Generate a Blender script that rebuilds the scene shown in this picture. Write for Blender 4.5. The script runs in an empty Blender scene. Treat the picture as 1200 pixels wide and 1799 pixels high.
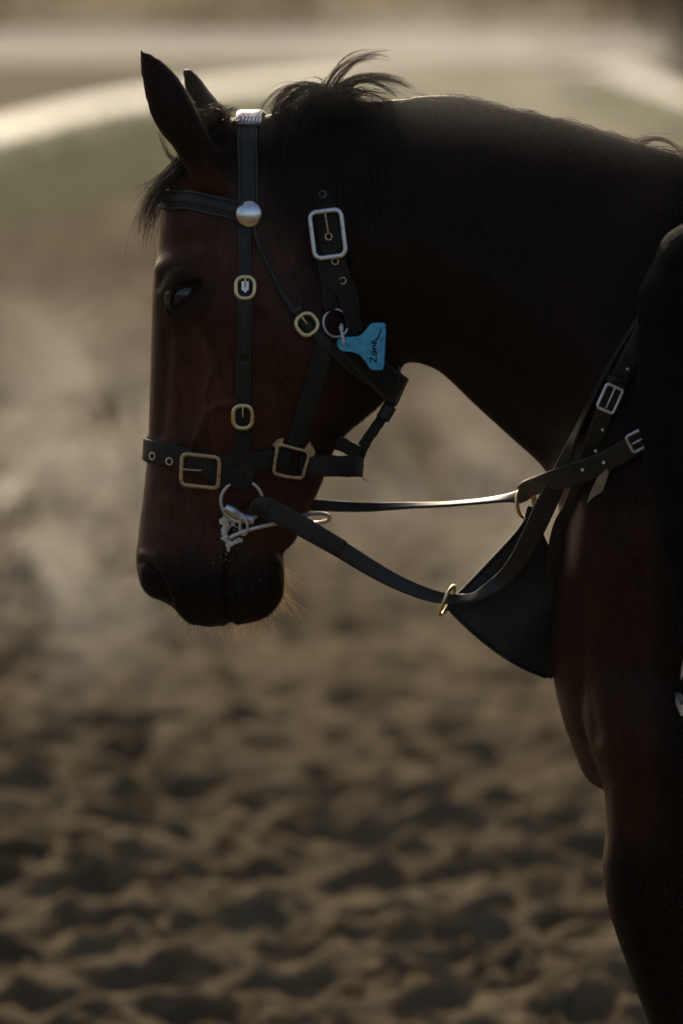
import bpy, bmesh, math, random
import numpy as np
from mathutils import Vector, Matrix
from mathutils.bvhtree import BVHTree

random.seed(7)
rng = np.random.default_rng(7)
sc = bpy.context.scene
R = math.radians

# ------------------------------------------------------------------ camera
CAM = np.array([0.0, -7.0, 1.85])
TGT = np.array([0.0, 0.0, 1.18])
LENS = 211.0
cam_d = bpy.data.cameras.new('camera')
cam = bpy.data.objects.new('camera', cam_d)
sc.collection.objects.link(cam)
cam.location = CAM
cam.rotation_euler = Vector(TGT - CAM).to_track_quat('-Z', 'Y').to_euler()
cam_d.lens = LENS
cam_d.sensor_fit = 'VERTICAL'
cam_d.sensor_height = 36.0
cam_d.sensor_width = 24.0
cam_d.clip_start = 0.1
cam_d.clip_end = 3000
cam_d.dof.use_dof = True
cam_d.dof.focus_distance = 6.95
cam_d.dof.aperture_fstop = 4.3
cam_d.dof.aperture_blades = 9
sc.camera = cam
sc.render.resolution_x, sc.render.resolution_y = 683, 1024

FWD = (TGT - CAM) / np.linalg.norm(TGT - CAM)
RGT = np.array([1.0, 0, 0])
UPV = np.cross(RGT, FWD)

# ------------------------------------------------------------------ light
SUN_EL, SUN_AZ = 21.0, -9.0      # azimuth measured from +Y (behind the horse) towards +X
world = bpy.data.worlds.new('World')
sc.world = world
world.use_nodes = True
wn = world.node_tree
bg = wn.nodes['Background']
sky = wn.nodes.new('ShaderNodeTexSky')
sky.sky_type = 'NISHITA'
sky.sun_disc = False
sky.sun_elevation = R(SUN_EL)
sky.sun_rotation = R(SUN_AZ)
sky.air_density = 1.0
sky.dust_density = 5.0
sky.ozone_density = 0.4
wn.links.new(sky.outputs[0], bg.inputs[0])
bg.inputs[1].default_value = 0.15
sun_d = bpy.data.lights.new('sun', 'SUN')
sun_d.energy = 4.2
sun_d.angle = R(0.6)
sun_d.color = (1.0, 0.85, 0.64)
sun = bpy.data.objects.new('sun', sun_d)
sc.collection.objects.link(sun)
sdir = Vector((math.sin(R(SUN_AZ)) * math.cos(R(SUN_EL)), math.cos(R(SUN_AZ)) * math.cos(R(SUN_EL)), math.sin(R(SUN_EL))))
sun.rotation_euler = sdir.to_track_quat('Z', 'Y').to_euler()
sun.location = sdir * 20
sc.view_settings.view_transform = 'Standard'
sc.view_settings.look = 'None'
sc.view_settings.gamma = 1.0
sc.view_settings.exposure = -0.18
sc.view_settings.use_curve_mapping = False
sc.cycles.max_bounces = 8
sc.cycles.transparent_max_bounces = 8
sc.cycles.volume_bounces = 0
sc.cycles.volume_step_rate = 2.0
sc.cycles.volume_max_steps = 16

# ------------------------------------------------------------------ pixel helpers (photo 1200x1799 -> place)
S = 36.0 / LENS / 1799.0
def ray(px, py):
    d = FWD + RGT * ((px - 600) * S) + UPV * ((899.5 - py) * S)
    return d / np.linalg.norm(d)
def at(px, py, y=0.0):
    d = ray(px, py)
    return CAM + d * ((y - CAM[1]) / d[1])
def at_many(q, y):
    q = np.asarray(q, float); y = np.broadcast_to(y, (len(q),))
    d = FWD[None] + RGT[None] * ((q[:, 0] - 600) * S)[:, None] + UPV[None] * ((899.5 - q[:, 1]) * S)[:, None]
    return CAM[None] + d * ((y - CAM[1]) / d[:, 1])[:, None]
def at_ground(px, py, z=0.0):
    d = ray(px, py)
    return CAM + d * ((z - CAM[2]) / d[2])
def to_px(P):
    v = np.asarray(P) - CAM
    f = v @ FWD
    return np.stack([600 + (v @ RGT) / f / S, 899.5 - (v @ UPV) / f / S], -1)
def smooth01(x):
    x = np.clip(x, 0, 1)
    return x * x * (3 - 2 * x)

# ------------------------------------------------------------------ object helpers
def tag(o, label=None, cat=None, group=None, kind=None):
    if label: o['label'] = label
    if cat: o['category'] = cat
    if group: o['group'] = group
    if kind: o['kind'] = kind
    return o
def link(o, parent=None):
    sc.collection.objects.link(o)
    if parent is not None:
        o.parent = parent
        o.matrix_parent_inverse = Matrix.Translation(-root_loc(parent))
    return o
def root_loc(o):
    return Vector(o.location) if o.parent is None else Vector((0, 0, 0))
def empty(name, loc):
    o = bpy.data.objects.new(name, None)
    o.empty_display_size = 0.1
    sc.collection.objects.link(o)
    o.location = Vector(loc)
    return o
def mesh_obj(name, verts, faces, mat, parent=None, smooth=True, uvs=None):
    me = bpy.data.meshes.new(name)
    me.from_pydata([tuple(map(float, v)) for v in verts], [], faces)
    if uvs is not None:
        ul = me.uv_layers.new(name='UVMap')
        li = np.zeros(len(me.loops), dtype=np.int32)
        me.loops.foreach_get('vertex_index', li)
        ul.data.foreach_set('uv', np.asarray(uvs, dtype=np.float32)[li].ravel())
    if smooth:
        me.polygons.foreach_set('use_smooth', [True] * len(me.polygons))
    me.update()
    if mat is not None: me.materials.append(mat)
    return link(bpy.data.objects.new(name, me), parent)
def fast_mesh(name, V, F, mat, parent=None, smooth=False):
    """V (n,3), F (m,k) all faces with the same corner count"""
    V = np.asarray(V, dtype=np.float32); F = np.asarray(F, dtype=np.int32)
    me = bpy.data.meshes.new(name)
    me.vertices.add(len(V)); me.vertices.foreach_set('co', V.ravel())
    m, k = F.shape
    me.loops.add(m * k); me.loops.foreach_set('vertex_index', F.ravel())
    me.polygons.add(m)
    me.polygons.foreach_set('loop_start', np.arange(0, m * k, k, dtype=np.int32))
    if smooth: me.polygons.foreach_set('use_smooth', np.ones(m, dtype=bool))
    me.update(calc_edges=True)
    if mat is not None: me.materials.append(mat)
    return link(bpy.data.objects.new(name, me), parent)

def catmull(P, n):
    """resample a polyline through its points with n points, evenly by length"""
    P = np.asarray(P, float)
    Q = np.vstack([2 * P[0] - P[1], P, 2 * P[-1] - P[-2]])
    out = []
    for i in range(1, len(Q) - 2):
        p0, p1, p2, p3 = Q[i - 1], Q[i], Q[i + 1], Q[i + 2]
        for t in np.linspace(0, 1, 12, endpoint=False):
            out.append(0.5 * ((2 * p1) + (-p0 + p2) * t + (2 * p0 - 5 * p1 + 4 * p2 - p3) * t * t + (-p0 + 3 * p1 - 3 * p2 + p3) * t ** 3))
    out.append(Q[-2])
    out = np.array(out)
    k = min(3, out.shape[1])
    L = np.concatenate([[0], np.cumsum(np.linalg.norm(np.diff(out[:, :k], axis=0), axis=1))])
    u = np.linspace(0, L[-1], n)
    return np.stack([np.interp(u, L, out[:, j]) for j in range(out.shape[1])], 1)
def unit(v):
    v = np.asarray(v, float)
    return v / np.maximum(np.linalg.norm(v, axis=-1, keepdims=True), 1e-9)

def tube(name, pts, rad, mat, parent=None, closed=False, sides=10, n=None, raw=False):
    pts = np.asarray(pts, float)
    if closed:
        if n is None: n = 48
        P = catmull(np.vstack([pts[-1:], pts, pts[:2]]), n * 2) if not raw else pts
        if not raw:
            ext = np.vstack([pts, pts[:1]])
            Q = np.vstack([pts[-1:], pts, pts[:2]])
            out = []
            for i in range(1, len(Q) - 2):
                p0, p1, p2, p3 = Q[i - 1], Q[i], Q[i + 1], Q[i + 2]
                for t in np.linspace(0, 1, max(2, n // len(pts)), endpoint=False):
                    out.append(0.5 * ((2 * p1) + (-p0 + p2) * t + (2 * p0 - 5 * p1 + 4 * p2 - p3) * t * t + (-p0 + 3 * p1 - 3 * p2 + p3) * t ** 3))
            P = np.array(out)
        T = unit(np.roll(P, -1, 0) - np.roll(P, 1, 0))
    else:
        P = pts if raw else catmull(pts, n or max(8, len(pts) * 6))
        T = unit(np.gradient(P, axis=0))
    m = len(P)
    r = np.interp(np.linspace(0, 1, m), np.linspace(0, 1, len(np.atleast_1d(rad))), np.atleast_1d(rad)) if np.ndim(rad) else np.full(m, rad)
    up = np.array([0, 0, 1.0]) if abs(T[0][2]) < 0.9 else np.array([1.0, 0, 0])
    N = np.zeros_like(P)
    N[0] = unit(np.cross(T[0], up))
    for i in range(1, m):
        v = N[i - 1] - T[i] * np.dot(N[i - 1], T[i])
        N[i] = unit(v)
    B = np.cross(T, N)
    a = np.linspace(0, 2 * np.pi, sides, endpoint=False)
    V = (P[:, None, :] + r[:, None, None] * (np.cos(a)[None, :, None] * N[:, None, :] + np.sin(a)[None, :, None] * B[:, None, :])).reshape(-1, 3)
    F = []
    for i in range(m if closed else m - 1):
        j = (i + 1) % m
        for k in range(sides):
            k2 = (k + 1) % sides
            F.append((i * sides + k, i * sides + k2, j * sides + k2, j * sides + k))
    if not closed:
        F.append(tuple(range(sides))[::-1]); F.append(tuple((m - 1) * sides + k for k in range(sides)))
    return mesh_obj(name, V, F, mat, parent)

# ------------------------------------------------------------------ materials
MATS = {}
def new_mat(name):
    m = bpy.data.materials.new(name); m.use_nodes = True
    nt = m.node_tree
    return m, nt, nt.nodes['Principled BSDF']
def node(nt, typ, **kw):
    n = nt.nodes.new(typ)
    for k, v in kw.items():
        if k.startswith('i_'):
            n.inputs[k[2:].replace('_', ' ')].default_value = v
        else: setattr(n, k, v)
    return n
def ramp(nt, stops, fac=None):
    r = nt.nodes.new('ShaderNodeValToRGB')
    els = r.color_ramp.elements
    while len(els) < len(stops): els.new(0.5)
    for e, (p, c) in zip(els, stops):
        e.position = p; e.color = (*c, 1) if len(c) == 3 else c
    if fac is not None: nt.links.new(fac, r.inputs[0])
    return r
def noise(nt, scale, detail=4, rough=0.55, vec=None, dist=0.0):
    n = node(nt, 'ShaderNodeTexNoise'); n.inputs['Scale'].default_value = scale
    n.inputs['Detail'].default_value = detail; n.inputs['Roughness'].default_value = rough; n.inputs['Distortion'].default_value = dist
    if vec is not None: nt.links.new(vec, n.inputs['Vector'])
    return n
def bump(nt, height, strength, dist, nrm=None):
    b = node(nt, 'ShaderNodeBump'); b.inputs['Strength'].default_value = strength; b.inputs['Distance'].default_value = dist
    nt.links.new(height, b.inputs['Height'])
    if nrm is not None: nt.links.new(nrm, b.inputs['Normal'])
    return b

def mat_simple(name, c1, c2, rough, scale, metal=0.0, bump_s=0.2, bump_d=0.001, rough2=None, spec=0.5, thr=(0.35, 0.65), coat=0.0):
    m, nt, p = new_mat(name)
    tc = node(nt, 'ShaderNodeTexCoord')
    n = noise(nt, scale, 6, 0.6, tc.outputs['Object'])
    cr = ramp(nt, [(thr[0], c1), (thr[1], c2)], n.outputs[0])
    nt.links.new(cr.outputs[0], p.inputs['Base Color'])
    n2 = noise(nt, scale * 3.1, 5, 0.6, tc.outputs['Object'])
    mr = node(nt, 'ShaderNodeMapRange'); mr.inputs['To Min'].default_value = rough; mr.inputs['To Max'].default_value = rough2 if rough2 is not None else min(1, rough + 0.2)
    nt.links.new(n2.outputs[0], mr.inputs[0]); nt.links.new(mr.outputs[0], p.inputs['Roughness'])
    p.inputs['Metallic'].default_value = metal
    p.inputs['Specular IOR Level'].default_value = spec
    p.inputs['Coat Weight'].default_value = coat
    if bump_s:
        b = bump(nt, n2.outputs[0], bump_s, bump_d); nt.links.new(b.outputs[0], p.inputs['Normal'])
    MATS[name] = m
    return m

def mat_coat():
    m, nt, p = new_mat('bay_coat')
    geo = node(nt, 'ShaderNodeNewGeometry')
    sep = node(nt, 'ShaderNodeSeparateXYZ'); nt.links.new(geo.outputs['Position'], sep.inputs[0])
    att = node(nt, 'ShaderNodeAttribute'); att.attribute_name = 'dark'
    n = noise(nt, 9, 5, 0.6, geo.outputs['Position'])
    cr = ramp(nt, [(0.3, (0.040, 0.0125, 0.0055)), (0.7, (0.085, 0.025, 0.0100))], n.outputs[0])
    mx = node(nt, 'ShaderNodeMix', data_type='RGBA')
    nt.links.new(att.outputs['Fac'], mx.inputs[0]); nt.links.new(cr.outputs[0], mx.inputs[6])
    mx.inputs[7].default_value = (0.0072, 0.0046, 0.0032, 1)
    mps = node(nt, 'ShaderNodeMapping'); mps.inputs['Scale'].default_value = (150, 150, 32); nt.links.new(geo.outputs['Position'], mps.inputs[0])
    ns = noise(nt, 1.0, 4, .65, mps.outputs[0])
    hs = ramp(nt, [(.3, (.55, .55, .55)), (.7, (1.45, 1.45, 1.45))], ns.outputs[0])
    ml = node(nt, 'ShaderNodeMix', data_type='RGBA', blend_type='MULTIPLY'); ml.inputs[0].default_value = 1; nt.links.new(mx.outputs[2], ml.inputs[6]); nt.links.new(hs.outputs[0], ml.inputs[7])
    nt.links.new(ml.outputs[2], p.inputs['Base Color'])
    mp = node(nt, 'ShaderNodeMapping'); mp.inputs['Scale'].default_value = (900, 900, 140)
    nt.links.new(geo.outputs['Position'], mp.inputs[0])
    f = noise(nt, 1.0, 3, 0.6, mp.outputs[0])
    n3 = noise(nt, 60, 4, 0.6, geo.outputs['Position'])
    b0 = bump(nt, n3.outputs[0], 0.25, 0.003)
    b = bump(nt, f.outputs[0], 0.55, 0.0012, b0.outputs[0]); nt.links.new(b.outputs[0], p.inputs['Normal'])
    mr = node(nt, 'ShaderNodeMapRange'); mr.inputs['To Min'].default_value = 0.34; mr.inputs['To Max'].default_value = 0.62
    nt.links.new(n3.outputs[0], mr.inputs[0]); nt.links.new(mr.outputs[0], p.inputs['Roughness'])
    sp_ = node(nt, 'ShaderNodeMapRange'); sp_.inputs['To Min'].default_value = 0.24; sp_.inputs['To Max'].default_value = 0.06; nt.links.new(att.outputs['Fac'], sp_.inputs[0]); nt.links.new(sp_.outputs[0], p.inputs['Specular IOR Level'])
    p.inputs['Sheen Weight'].default_value = 0.05
    p.inputs['Sheen Roughness'].default_value = 0.4
    p.inputs['Sheen Tint'].default_value = (0.8, 0.5, 0.35, 1)
    MATS['coat'] = m
mat_coat()

def mat_hair(name, col, trans, tcol, gloss=0.06):
    m = bpy.data.materials.new(name); m.use_nodes = True
    nt = m.node_tree; nt.nodes.remove(nt.nodes['Principled BSDF'])
    out = nt.nodes['Material Output']
    d = node(nt, 'ShaderNodeBsdfDiffuse'); d.inputs[0].default_value = (*col, 1)
    t = node(nt, 'ShaderNodeBsdfTranslucent'); t.inputs[0].default_value = (*tcol, 1)
    g = node(nt, 'ShaderNodeBsdfGlossy'); g.inputs['Roughness'].default_value = 0.35; g.inputs[0].default_value = (0.8, 0.7, 0.6, 1)
    a = node(nt, 'ShaderNodeMixShader'); a.inputs[0].default_value = trans
    b = node(nt, 'ShaderNodeMixShader'); b.inputs[0].default_value = gloss
    nt.links.new(d.outputs[0], a.inputs[1]); nt.links.new(t.outputs[0], a.inputs[2])
    nt.links.new(a.outputs[0], b.inputs[1]); nt.links.new(g.outputs[0], b.inputs[2])
    nt.links.new(b.outputs[0], out.inputs['Surface'])
    MATS[name] = m
mat_hair('fur', (0.024, 0.010, 0.0055), 0.5, (0.15, 0.062, 0.026), 0.03)
def vary_hair(name, c_lo, c_hi, scale):
    nt = MATS[name].node_tree; d = [n for n in nt.nodes if n.type == 'BSDF_DIFFUSE'][0]
    geo = node(nt, 'ShaderNodeNewGeometry'); n = noise(nt, scale, 2, .7, geo.outputs['Position'])
    cr = ramp(nt, [(.35, c_lo), (.65, c_hi)], n.outputs[0]); nt.links.new(cr.outputs[0], d.inputs[0])
vary_hair('fur', (0.006, 0.0035, 0.0024), (0.034, 0.0135, 0.007), 260)
mat_hair('mane', (0.010, 0.006, 0.004), 0.35, (0.10, 0.045, 0.02), 0.06)
mat_hair('whisker', (0.45, 0.33, 0.22), 0.65, (0.95, 0.75, 0.50), 0.2)

def mat_strap(name, c1, c2, rough, ribs, rib_strength, spec=0.4, grain=400, edge_lines=False):
    m, nt, p = new_mat(name)
    tc = node(nt, 'ShaderNodeTexCoord'); uv = node(nt, 'ShaderNodeUVMap')
    sep = node(nt, 'ShaderNodeSeparateXYZ'); nt.links.new(uv.outputs[0], sep.inputs[0])
    n = noise(nt, 35, 6, 0.65, tc.outputs['Object'])
    cr = ramp(nt, [(0.35, c1), (0.72, c2)], n.outputs[0])
    nt.links.new(cr.outputs[0], p.inputs['Base Color'])
    n2 = noise(nt, grain, 3, 0.6, tc.outputs['Object'])
    last = None
    if ribs:
        s = node(nt, 'ShaderNodeMath', operation='MULTIPLY'); s.inputs[1].default_value = ribs * 2 * math.pi
        nt.links.new(sep.outputs[0], s.inputs[0])
        w = node(nt, 'ShaderNodeMath', operation='SINE'); nt.links.new(s.outputs[0], w.inputs[0])
        last = bump(nt, w.outputs[0], rib_strength, 0.0006).outputs[0]
    if edge_lines:
        # two tooled lines near the edges (v runs 0..1 across)
        sb = node(nt, 'ShaderNodeMath', operation='SUBTRACT'); sb.inputs[1].default_value = 0.5; nt.links.new(sep.outputs[1], sb.inputs[0])
        ab = node(nt, 'ShaderNodeMath', operation='ABSOLUTE'); nt.links.new(sb.outputs[0], ab.inputs[0])
        rr = ramp(nt, [(0.30, (1, 1, 1)), (0.335, (0, 0, 0)), (0.37, (1, 1, 1))], ab.outputs[0])
        last = bump(nt, rr.outputs[0], 0.9, 0.0012, last).outputs[0] if last is not None else bump(nt, rr.outputs[0], 0.9, 0.0012).outputs[0]
    if edge_lines:
        us = node(nt, 'ShaderNodeMath', operation='MULTIPLY'); us.inputs[1].default_value = 2 * math.pi / 0.0052; nt.links.new(sep.outputs[0], us.inputs[0])
        sn = node(nt, 'ShaderNodeMath', operation='SINE'); nt.links.new(us.outputs[0], sn.inputs[0])
        gt = node(nt, 'ShaderNodeMath', operation='GREATER_THAN'); gt.inputs[1].default_value = -0.25; nt.links.new(sn.outputs[0], gt.inputs[0])
        sr = ramp(nt, [(0.395, (0, 0, 0)), (0.405, (1, 1, 1)), (0.435, (1, 1, 1)), (0.445, (0, 0, 0))], ab.outputs[0])
        st = node(nt, 'ShaderNodeMath', operation='MULTIPLY'); nt.links.new(gt.outputs[0], st.inputs[0]); nt.links.new(sr.outputs[0], st.inputs[1])
        mxs = node(nt, 'ShaderNodeMix', data_type='RGBA'); nt.links.new(st.outputs[0], mxs.inputs[0]); nt.links.new(cr.outputs[0], mxs.inputs[6]); mxs.inputs[7].default_value = (0.10, 0.095, 0.085, 1)
        nt.links.new(mxs.outputs[2], p.inputs['Base Color'])
    b = bump(nt, n2.outputs[0], 0.25, 0.0006); 
    if last is not None: nt.links.new(last, b.inputs['Normal'])
    nt.links.new(b.outputs[0], p.inputs['Normal'])
    mr = node(nt, 'ShaderNodeMapRange'); mr.inputs['To Min'].default_value = rough - 0.08; mr.inputs['To Max'].default_value = rough + 0.15
    nt.links.new(n.outputs[0], mr.inputs[0]); nt.links.new(mr.outputs[0], p.inputs['Roughness'])
    p.inputs['Specular IOR Level'].default_value = spec
    MATS[name] = m
mat_strap('leather', (0.015, 0.014, 0.012), (0.034, 0.032, 0.029), 0.46, 0, 0, 0.4, edge_lines=True)
mat_strap('rein_leather', (0.010, 0.010, 0.009), (0.022, 0.022, 0.020), 0.40, 0, 0, 0.45)
mat_strap('webbing', (0.026, 0.025, 0.022), (0.056, 0.052, 0.045), 0.75, 380, 1.0, 0.25)
mat_strap('dark_webbing', (0.015, 0.015, 0.014), (0.034, 0.033, 0.030), 0.7, 380, 0.5, 0.3)
mat_simple('steel', (0.62, 0.62, 0.64), (0.74, 0.74, 0.76), 0.30, 60, 1.0, 0.12, 0.0006, 0.5)
def mat_worn(name, base, rust, thr, rough, metal=1.0):
    m, nt, p = new_mat(name)
    tc = node(nt, 'ShaderNodeTexCoord')
    n = noise(nt, 320, 6, 0.65, tc.outputs['Object'])
    cr = ramp(nt, [(thr - 0.04, rust), (thr + 0.04, base)], n.outputs[0])
    nt.links.new(cr.outputs[0], p.inputs['Base Color'])
    mm = ramp(nt, [(thr - 0.04, (0.2, 0.2, 0.2)), (thr + 0.04, (metal, metal, metal))], n.outputs[0])
    nt.links.new(mm.outputs[0], p.inputs['Metallic'])
    n2 = noise(nt, 90, 4, 0.6, tc.outputs['Object'])
    mr = node(nt, 'ShaderNodeMapRange'); mr.inputs['To Min'].default_value = rough - 0.1; mr.inputs['To Max'].default_value = rough + 0.15
    nt.links.new(n2.outputs[0], mr.inputs[0]); nt.links.new(mr.outputs[0], p.inputs['Roughness'])
    b = bump(nt, n.outputs[0], 0.3, 0.0008); nt.links.new(b.outputs[0], p.inputs['Normal'])
    MATS[name] = m
mat_worn('worn_nickel', (0.86, 0.85, 0.86), (0.14, 0.09, 0.05), 0.38, 0.42)
mat_worn('polished_nickel', (0.90, 0.90, 0.92), (0.35, 0.28, 0.22), 0.31, 0.22)
mat_worn('brass', (0.80, 0.66, 0.38), (0.30, 0.20, 0.10), 0.32, 0.36)
mat_worn('old_brass', (0.62, 0.48, 0.28), (0.14, 0.08, 0.04), 0.42, 0.45)
mat_simple('froth', (0.60, 0.60, 0.58), (0.82, 0.82, 0.80), 0.25, 500, 0, 0.5, 0.0006)
mat_simple('bib_leather', (0.030, 0.029, 0.026), (0.060, 0.057, 0.050), 0.7, 22, 0, 0.4, 0.0015, spec=0.25)
mat_simple('tag_plastic', (0.045, 0.29, 0.48), (0.09, 0.50, 0.76), 0.45, 130, 0, 0.25, 0.0006, thr=(0.36, 0.56))
mat_simple('marker_ink', (0.004, 0.006, 0.010), (0.008, 0.010, 0.014), 0.6, 60, 0, 0)
mat_simple('zip_tie', (0.62, 0.62, 0.62), (0.75, 0.75, 0.74), 0.4, 60, 0, 0)
mat_simple('hole_black', (0.002, 0.002, 0.002), (0.004, 0.004, 0.004), 0.8, 60, 0, 0)
mat_simple('tan_leather', (0.30, 0.20, 0.10), (0.42, 0.30, 0.17), 0.6, 90, 0, 0.3)
mat_simple('dark_cloth', (0.0035, 0.0035, 0.0038), (0.0075, 0.0075, 0.0078), 0.9, 50, 0, 0.5, 0.004, spec=0.08)
mat_simple('boot', (0.006, 0.007, 0.008), (0.010, 0.012, 0.014), 0.45, 40, 0, 0.2, 0.001, spec=0.3)
mat_simple('helmet', (0.010, 0.010, 0.012), (0.016, 0.016, 0.018), 0.35, 40, 0, 0.1)
mat_simple('skin', (0.32, 0.19, 0.13), (0.40, 0.25, 0.18), 0.55, 40, 0, 0.2)
mat_simple('plate', (0.55, 0.56, 0.60), (0.72, 0.73, 0.76), 0.35, 200, 0.8, 0.2)
def mat_eye():
    m, nt, p = new_mat('eye'); p.inputs['Base Color'].default_value = (0.006, 0.005, 0.005, 1)
    p.inputs['Roughness'].default_value = 0.12; p.inputs['Coat Weight'].default_value = 0.4; p.inputs['Coat Roughness'].default_value = 0.03
    MATS['eye'] = m
mat_eye()
mat_simple('hoof', (0.03, 0.025, 0.02), (0.06, 0.05, 0.04), 0.5, 60)

def mat_ground():
    m, nt, p = new_mat('churned_sand')
    geo = node(nt, 'ShaderNodeNewGeometry')
    n = noise(nt, 0.9, 6, 0.62, geo.outputs['Position'])
    n2 = noise(nt, 14, 6, 0.65, geo.outputs['Position'])
    mx = node(nt, 'ShaderNodeMath', operation='MULTIPLY_ADD'); mx.inputs[1].default_value = 0.5; 
    h = node(nt, 'ShaderNodeMath', operation='MULTIPLY'); h.inputs[1].default_value = 0.5
    nt.links.new(n.outputs[0], mx.inputs[0]); nt.links.new(n2.outputs[0], h.inputs[0]); nt.links.new(h.outputs[0], mx.inputs[2])
    cr = ramp(nt, [(0.36, (0.074, 0.052, 0.028)), (0.5, (0.128, 0.093, 0.053)), (0.64, (0.190, 0.142, 0.086))], mx.outputs[0])
    nt.links.new(cr.outputs[0], p.inputs['Base Color'])
    p.inputs['Roughness'].default_value = 0.95; p.inputs['Specular IOR Level'].default_value = 0.02
    n3 = noise(nt, 45, 6, 0.7, geo.outputs['Position'])
    b = bump(nt, n3.outputs[0], 0.6, 0.02); nt.links.new(b.outputs[0], p.inputs['Normal'])
    MATS['ground'] = m
mat_ground()
mat_simple('turf', (0.150, 0.148, 0.104), (0.200, 0.192, 0.142), 0.9, 0.8, 0, 0.4, 0.05, spec=0.02)
mat_simple('dry_verge', (0.050, 0.042, 0.022), (0.085, 0.075, 0.038), 0.9, 0.5, 0, 0.4, 0.05, spec=0.02)
mat_simple('pale_concrete', (0.50, 0.49, 0.46), (0.60, 0.59, 0.56), 0.65, 0.7, 0, 0.1, 0.01, rough2=0.8, spec=0.25)
mat_simple('asphalt', (0.038, 0.041, 0.048), (0.060, 0.063, 0.072), 0.8, 1.2, 0, 0.2, 0.01, rough2=0.9, spec=0.12)
mat_hair('leaf_olive', (0.075, 0.070, 0.032), 0.45, (0.13, 0.12, 0.05), 0.03)
mat_hair('leaf_brown', (0.060, 0.042, 0.024), 0.35, (0.09, 0.06, 0.03), 0.02)
mat_hair('grass_blade', (0.150, 0.156, 0.104), 0.45, (0.19, 0.20, 0.13), 0.03)
mat_simple('bark', (0.035, 0.026, 0.018), (0.06, 0.045, 0.03), 0.9, 12, 0, 0.5, 0.01)
mat_simple('saddle_leather', (0.012, 0.010, 0.009), (0.02, 0.018, 0.016), 0.5, 40)

# ------------------------------------------------------------------ ground
def vnoise(x, y, seed):
    r = np.random.default_rng(seed)
    N = 256
    g = r.random((N, N))
    xi = np.floor(x).astype(int); yi = np.floor(y).astype(int)
    fx = x - xi; fy = y - yi
    fx = fx * fx * (3 - 2 * fx); fy = fy * fy * (3 - 2 * fy)
    xi %= N; yi %= N; x1 = (xi + 1) % N; y1 = (yi + 1) % N
    return (g[xi, yi] * (1 - fx) + g[x1, yi] * fx) * (1 - fy) + (g[xi, y1] * (1 - fx) + g[x1, y1] * fx) * fy - 0.5

def build_ground():
    xs = np.arange(-4.2, 4.2001, 0.03)
    g = []; s, v = 0.03, 4.2
    while v < 320:
        s *= 1.22; v += s; g.append(v)
    xs = np.concatenate([-np.array(g[::-1]), xs, np.array(g)])
    ys = [-30, -15, -8, -4, -2, -1, -0.5, 0, 0.4, 0.8, 1.2, 1.6]
    v = 1.6; s = 0.026
    while v < 60:
        v += s; s = 0.026 * max(1.0, v / 5.0); ys.append(v)
    while v < 420:
        s *= 1.25; v += s; ys.append(v)
    ys = np.array(ys)
    X, Y = np.meshgrid(xs, ys, indexing='ij')
    H = 0.04 * vnoise(X * 1.3 + 50, Y * 1.1 + 90, 1) + 0.036 * vnoise(X * 3.6 + 30, Y * 5.5 + 70, 2) + 0.048 * vnoise(X * 7.6 + 30, Y * 12 + 70, 3) + 0.030 * vnoise(X * 13 + 80, Y * 17 + 20, 14) + 0.040 * vnoise(X * 21 + 30, Y * 19 + 70, 4)
    rr = np.random.default_rng(5)
    n = 5600
    px = rr.uniform(-4.5, 4.5, n); py = 1.5 + 33 * rr.random(n)
    rad = 0.028 + 0.06 * rr.random(n) ** 1.6; dep = rr.uniform(0.02, 0.055, n)
    for a, b, r_, d_ in zip(px, py, rad, dep):
        i0, i1 = np.searchsorted(xs, [a - 3 * r_, a + 3 * r_]); j0, j1 = np.searchsorted(ys, [b - 3 * r_, b + 3 * r_])
        if i1 <= i0 or j1 <= j0: continue
        q = np.sqrt((X[i0:i1, j0:j1] - a) ** 2 + ((Y[i0:i1, j0:j1] - b) / 1.15) ** 2) / r_
        H[i0:i1, j0:j1] += -d_ * np.exp(-q ** 4) + 0.45 * d_ * np.exp(-((q - 1.35) / 0.35) ** 2)
    H *= 0.55 + 0.9 * smooth01(vnoise(X * .9 + 11, Y * .6 + 5, 9) + .55)
    fade = smooth01((40 - Y) / 12.0) * smooth01((7 - np.abs(X)) / 2.0) * smooth01((Y - 0.6) / 1.0)
    H = H * fade
    V = np.stack([X, Y, H], -1).reshape(-1, 3)
    nx, ny = len(xs), len(ys)
    idx = np.arange(nx * ny).reshape(nx, ny)
    F = np.stack([idx[:-1, :-1], idx[1:, :-1], idx[1:, 1:], idx[:-1, 1:]], -1).reshape(-1, 4)
    o = fast_mesh('ground', V, F, MATS['ground'], smooth=True)
    tag(o, 'churned brown sand track full of hoofprints', 'ground', kind='structure')
build_ground()

def ground_band(name, upper, lower, z, mat, n=80):
    u = catmull([at_ground(*p) for p in upper], n); l = catmull([at_ground(*p) for p in lower], n)
    V, F, k = [], [], 9
    for i in range(n):
        for j in range(k):
            q = u[i] + (l[i] - u[i]) * j / (k - 1)
            V.append((q[0], q[1], z))
    for i in range(n - 1):
        for j in range(k - 1):
            F.append((i * k + j, i * k + j + 1, (i + 1) * k + j + 1, (i + 1) * k + j))
    o = mesh_obj(name, V, F, mat, smooth=False)
    return o, u, l
o, gu, gl = ground_band('grass_verge', [(-420, 370), (-200, 310), (0, 255), (200, 200), (450, 162), (700, 140), (1000, 138), (1200, 190), (1400, 280)],
            [(-420, 560), (-200, 470), (0, 405), (150, 365), (300, 320), (500, 262), (800, 225), (1050, 225), (1250, 290), (1500, 420)], 0.008, MATS['turf'])
tag(o, 'green grass verge between the sand track and the pale path', 'grass', kind='structure')
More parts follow.
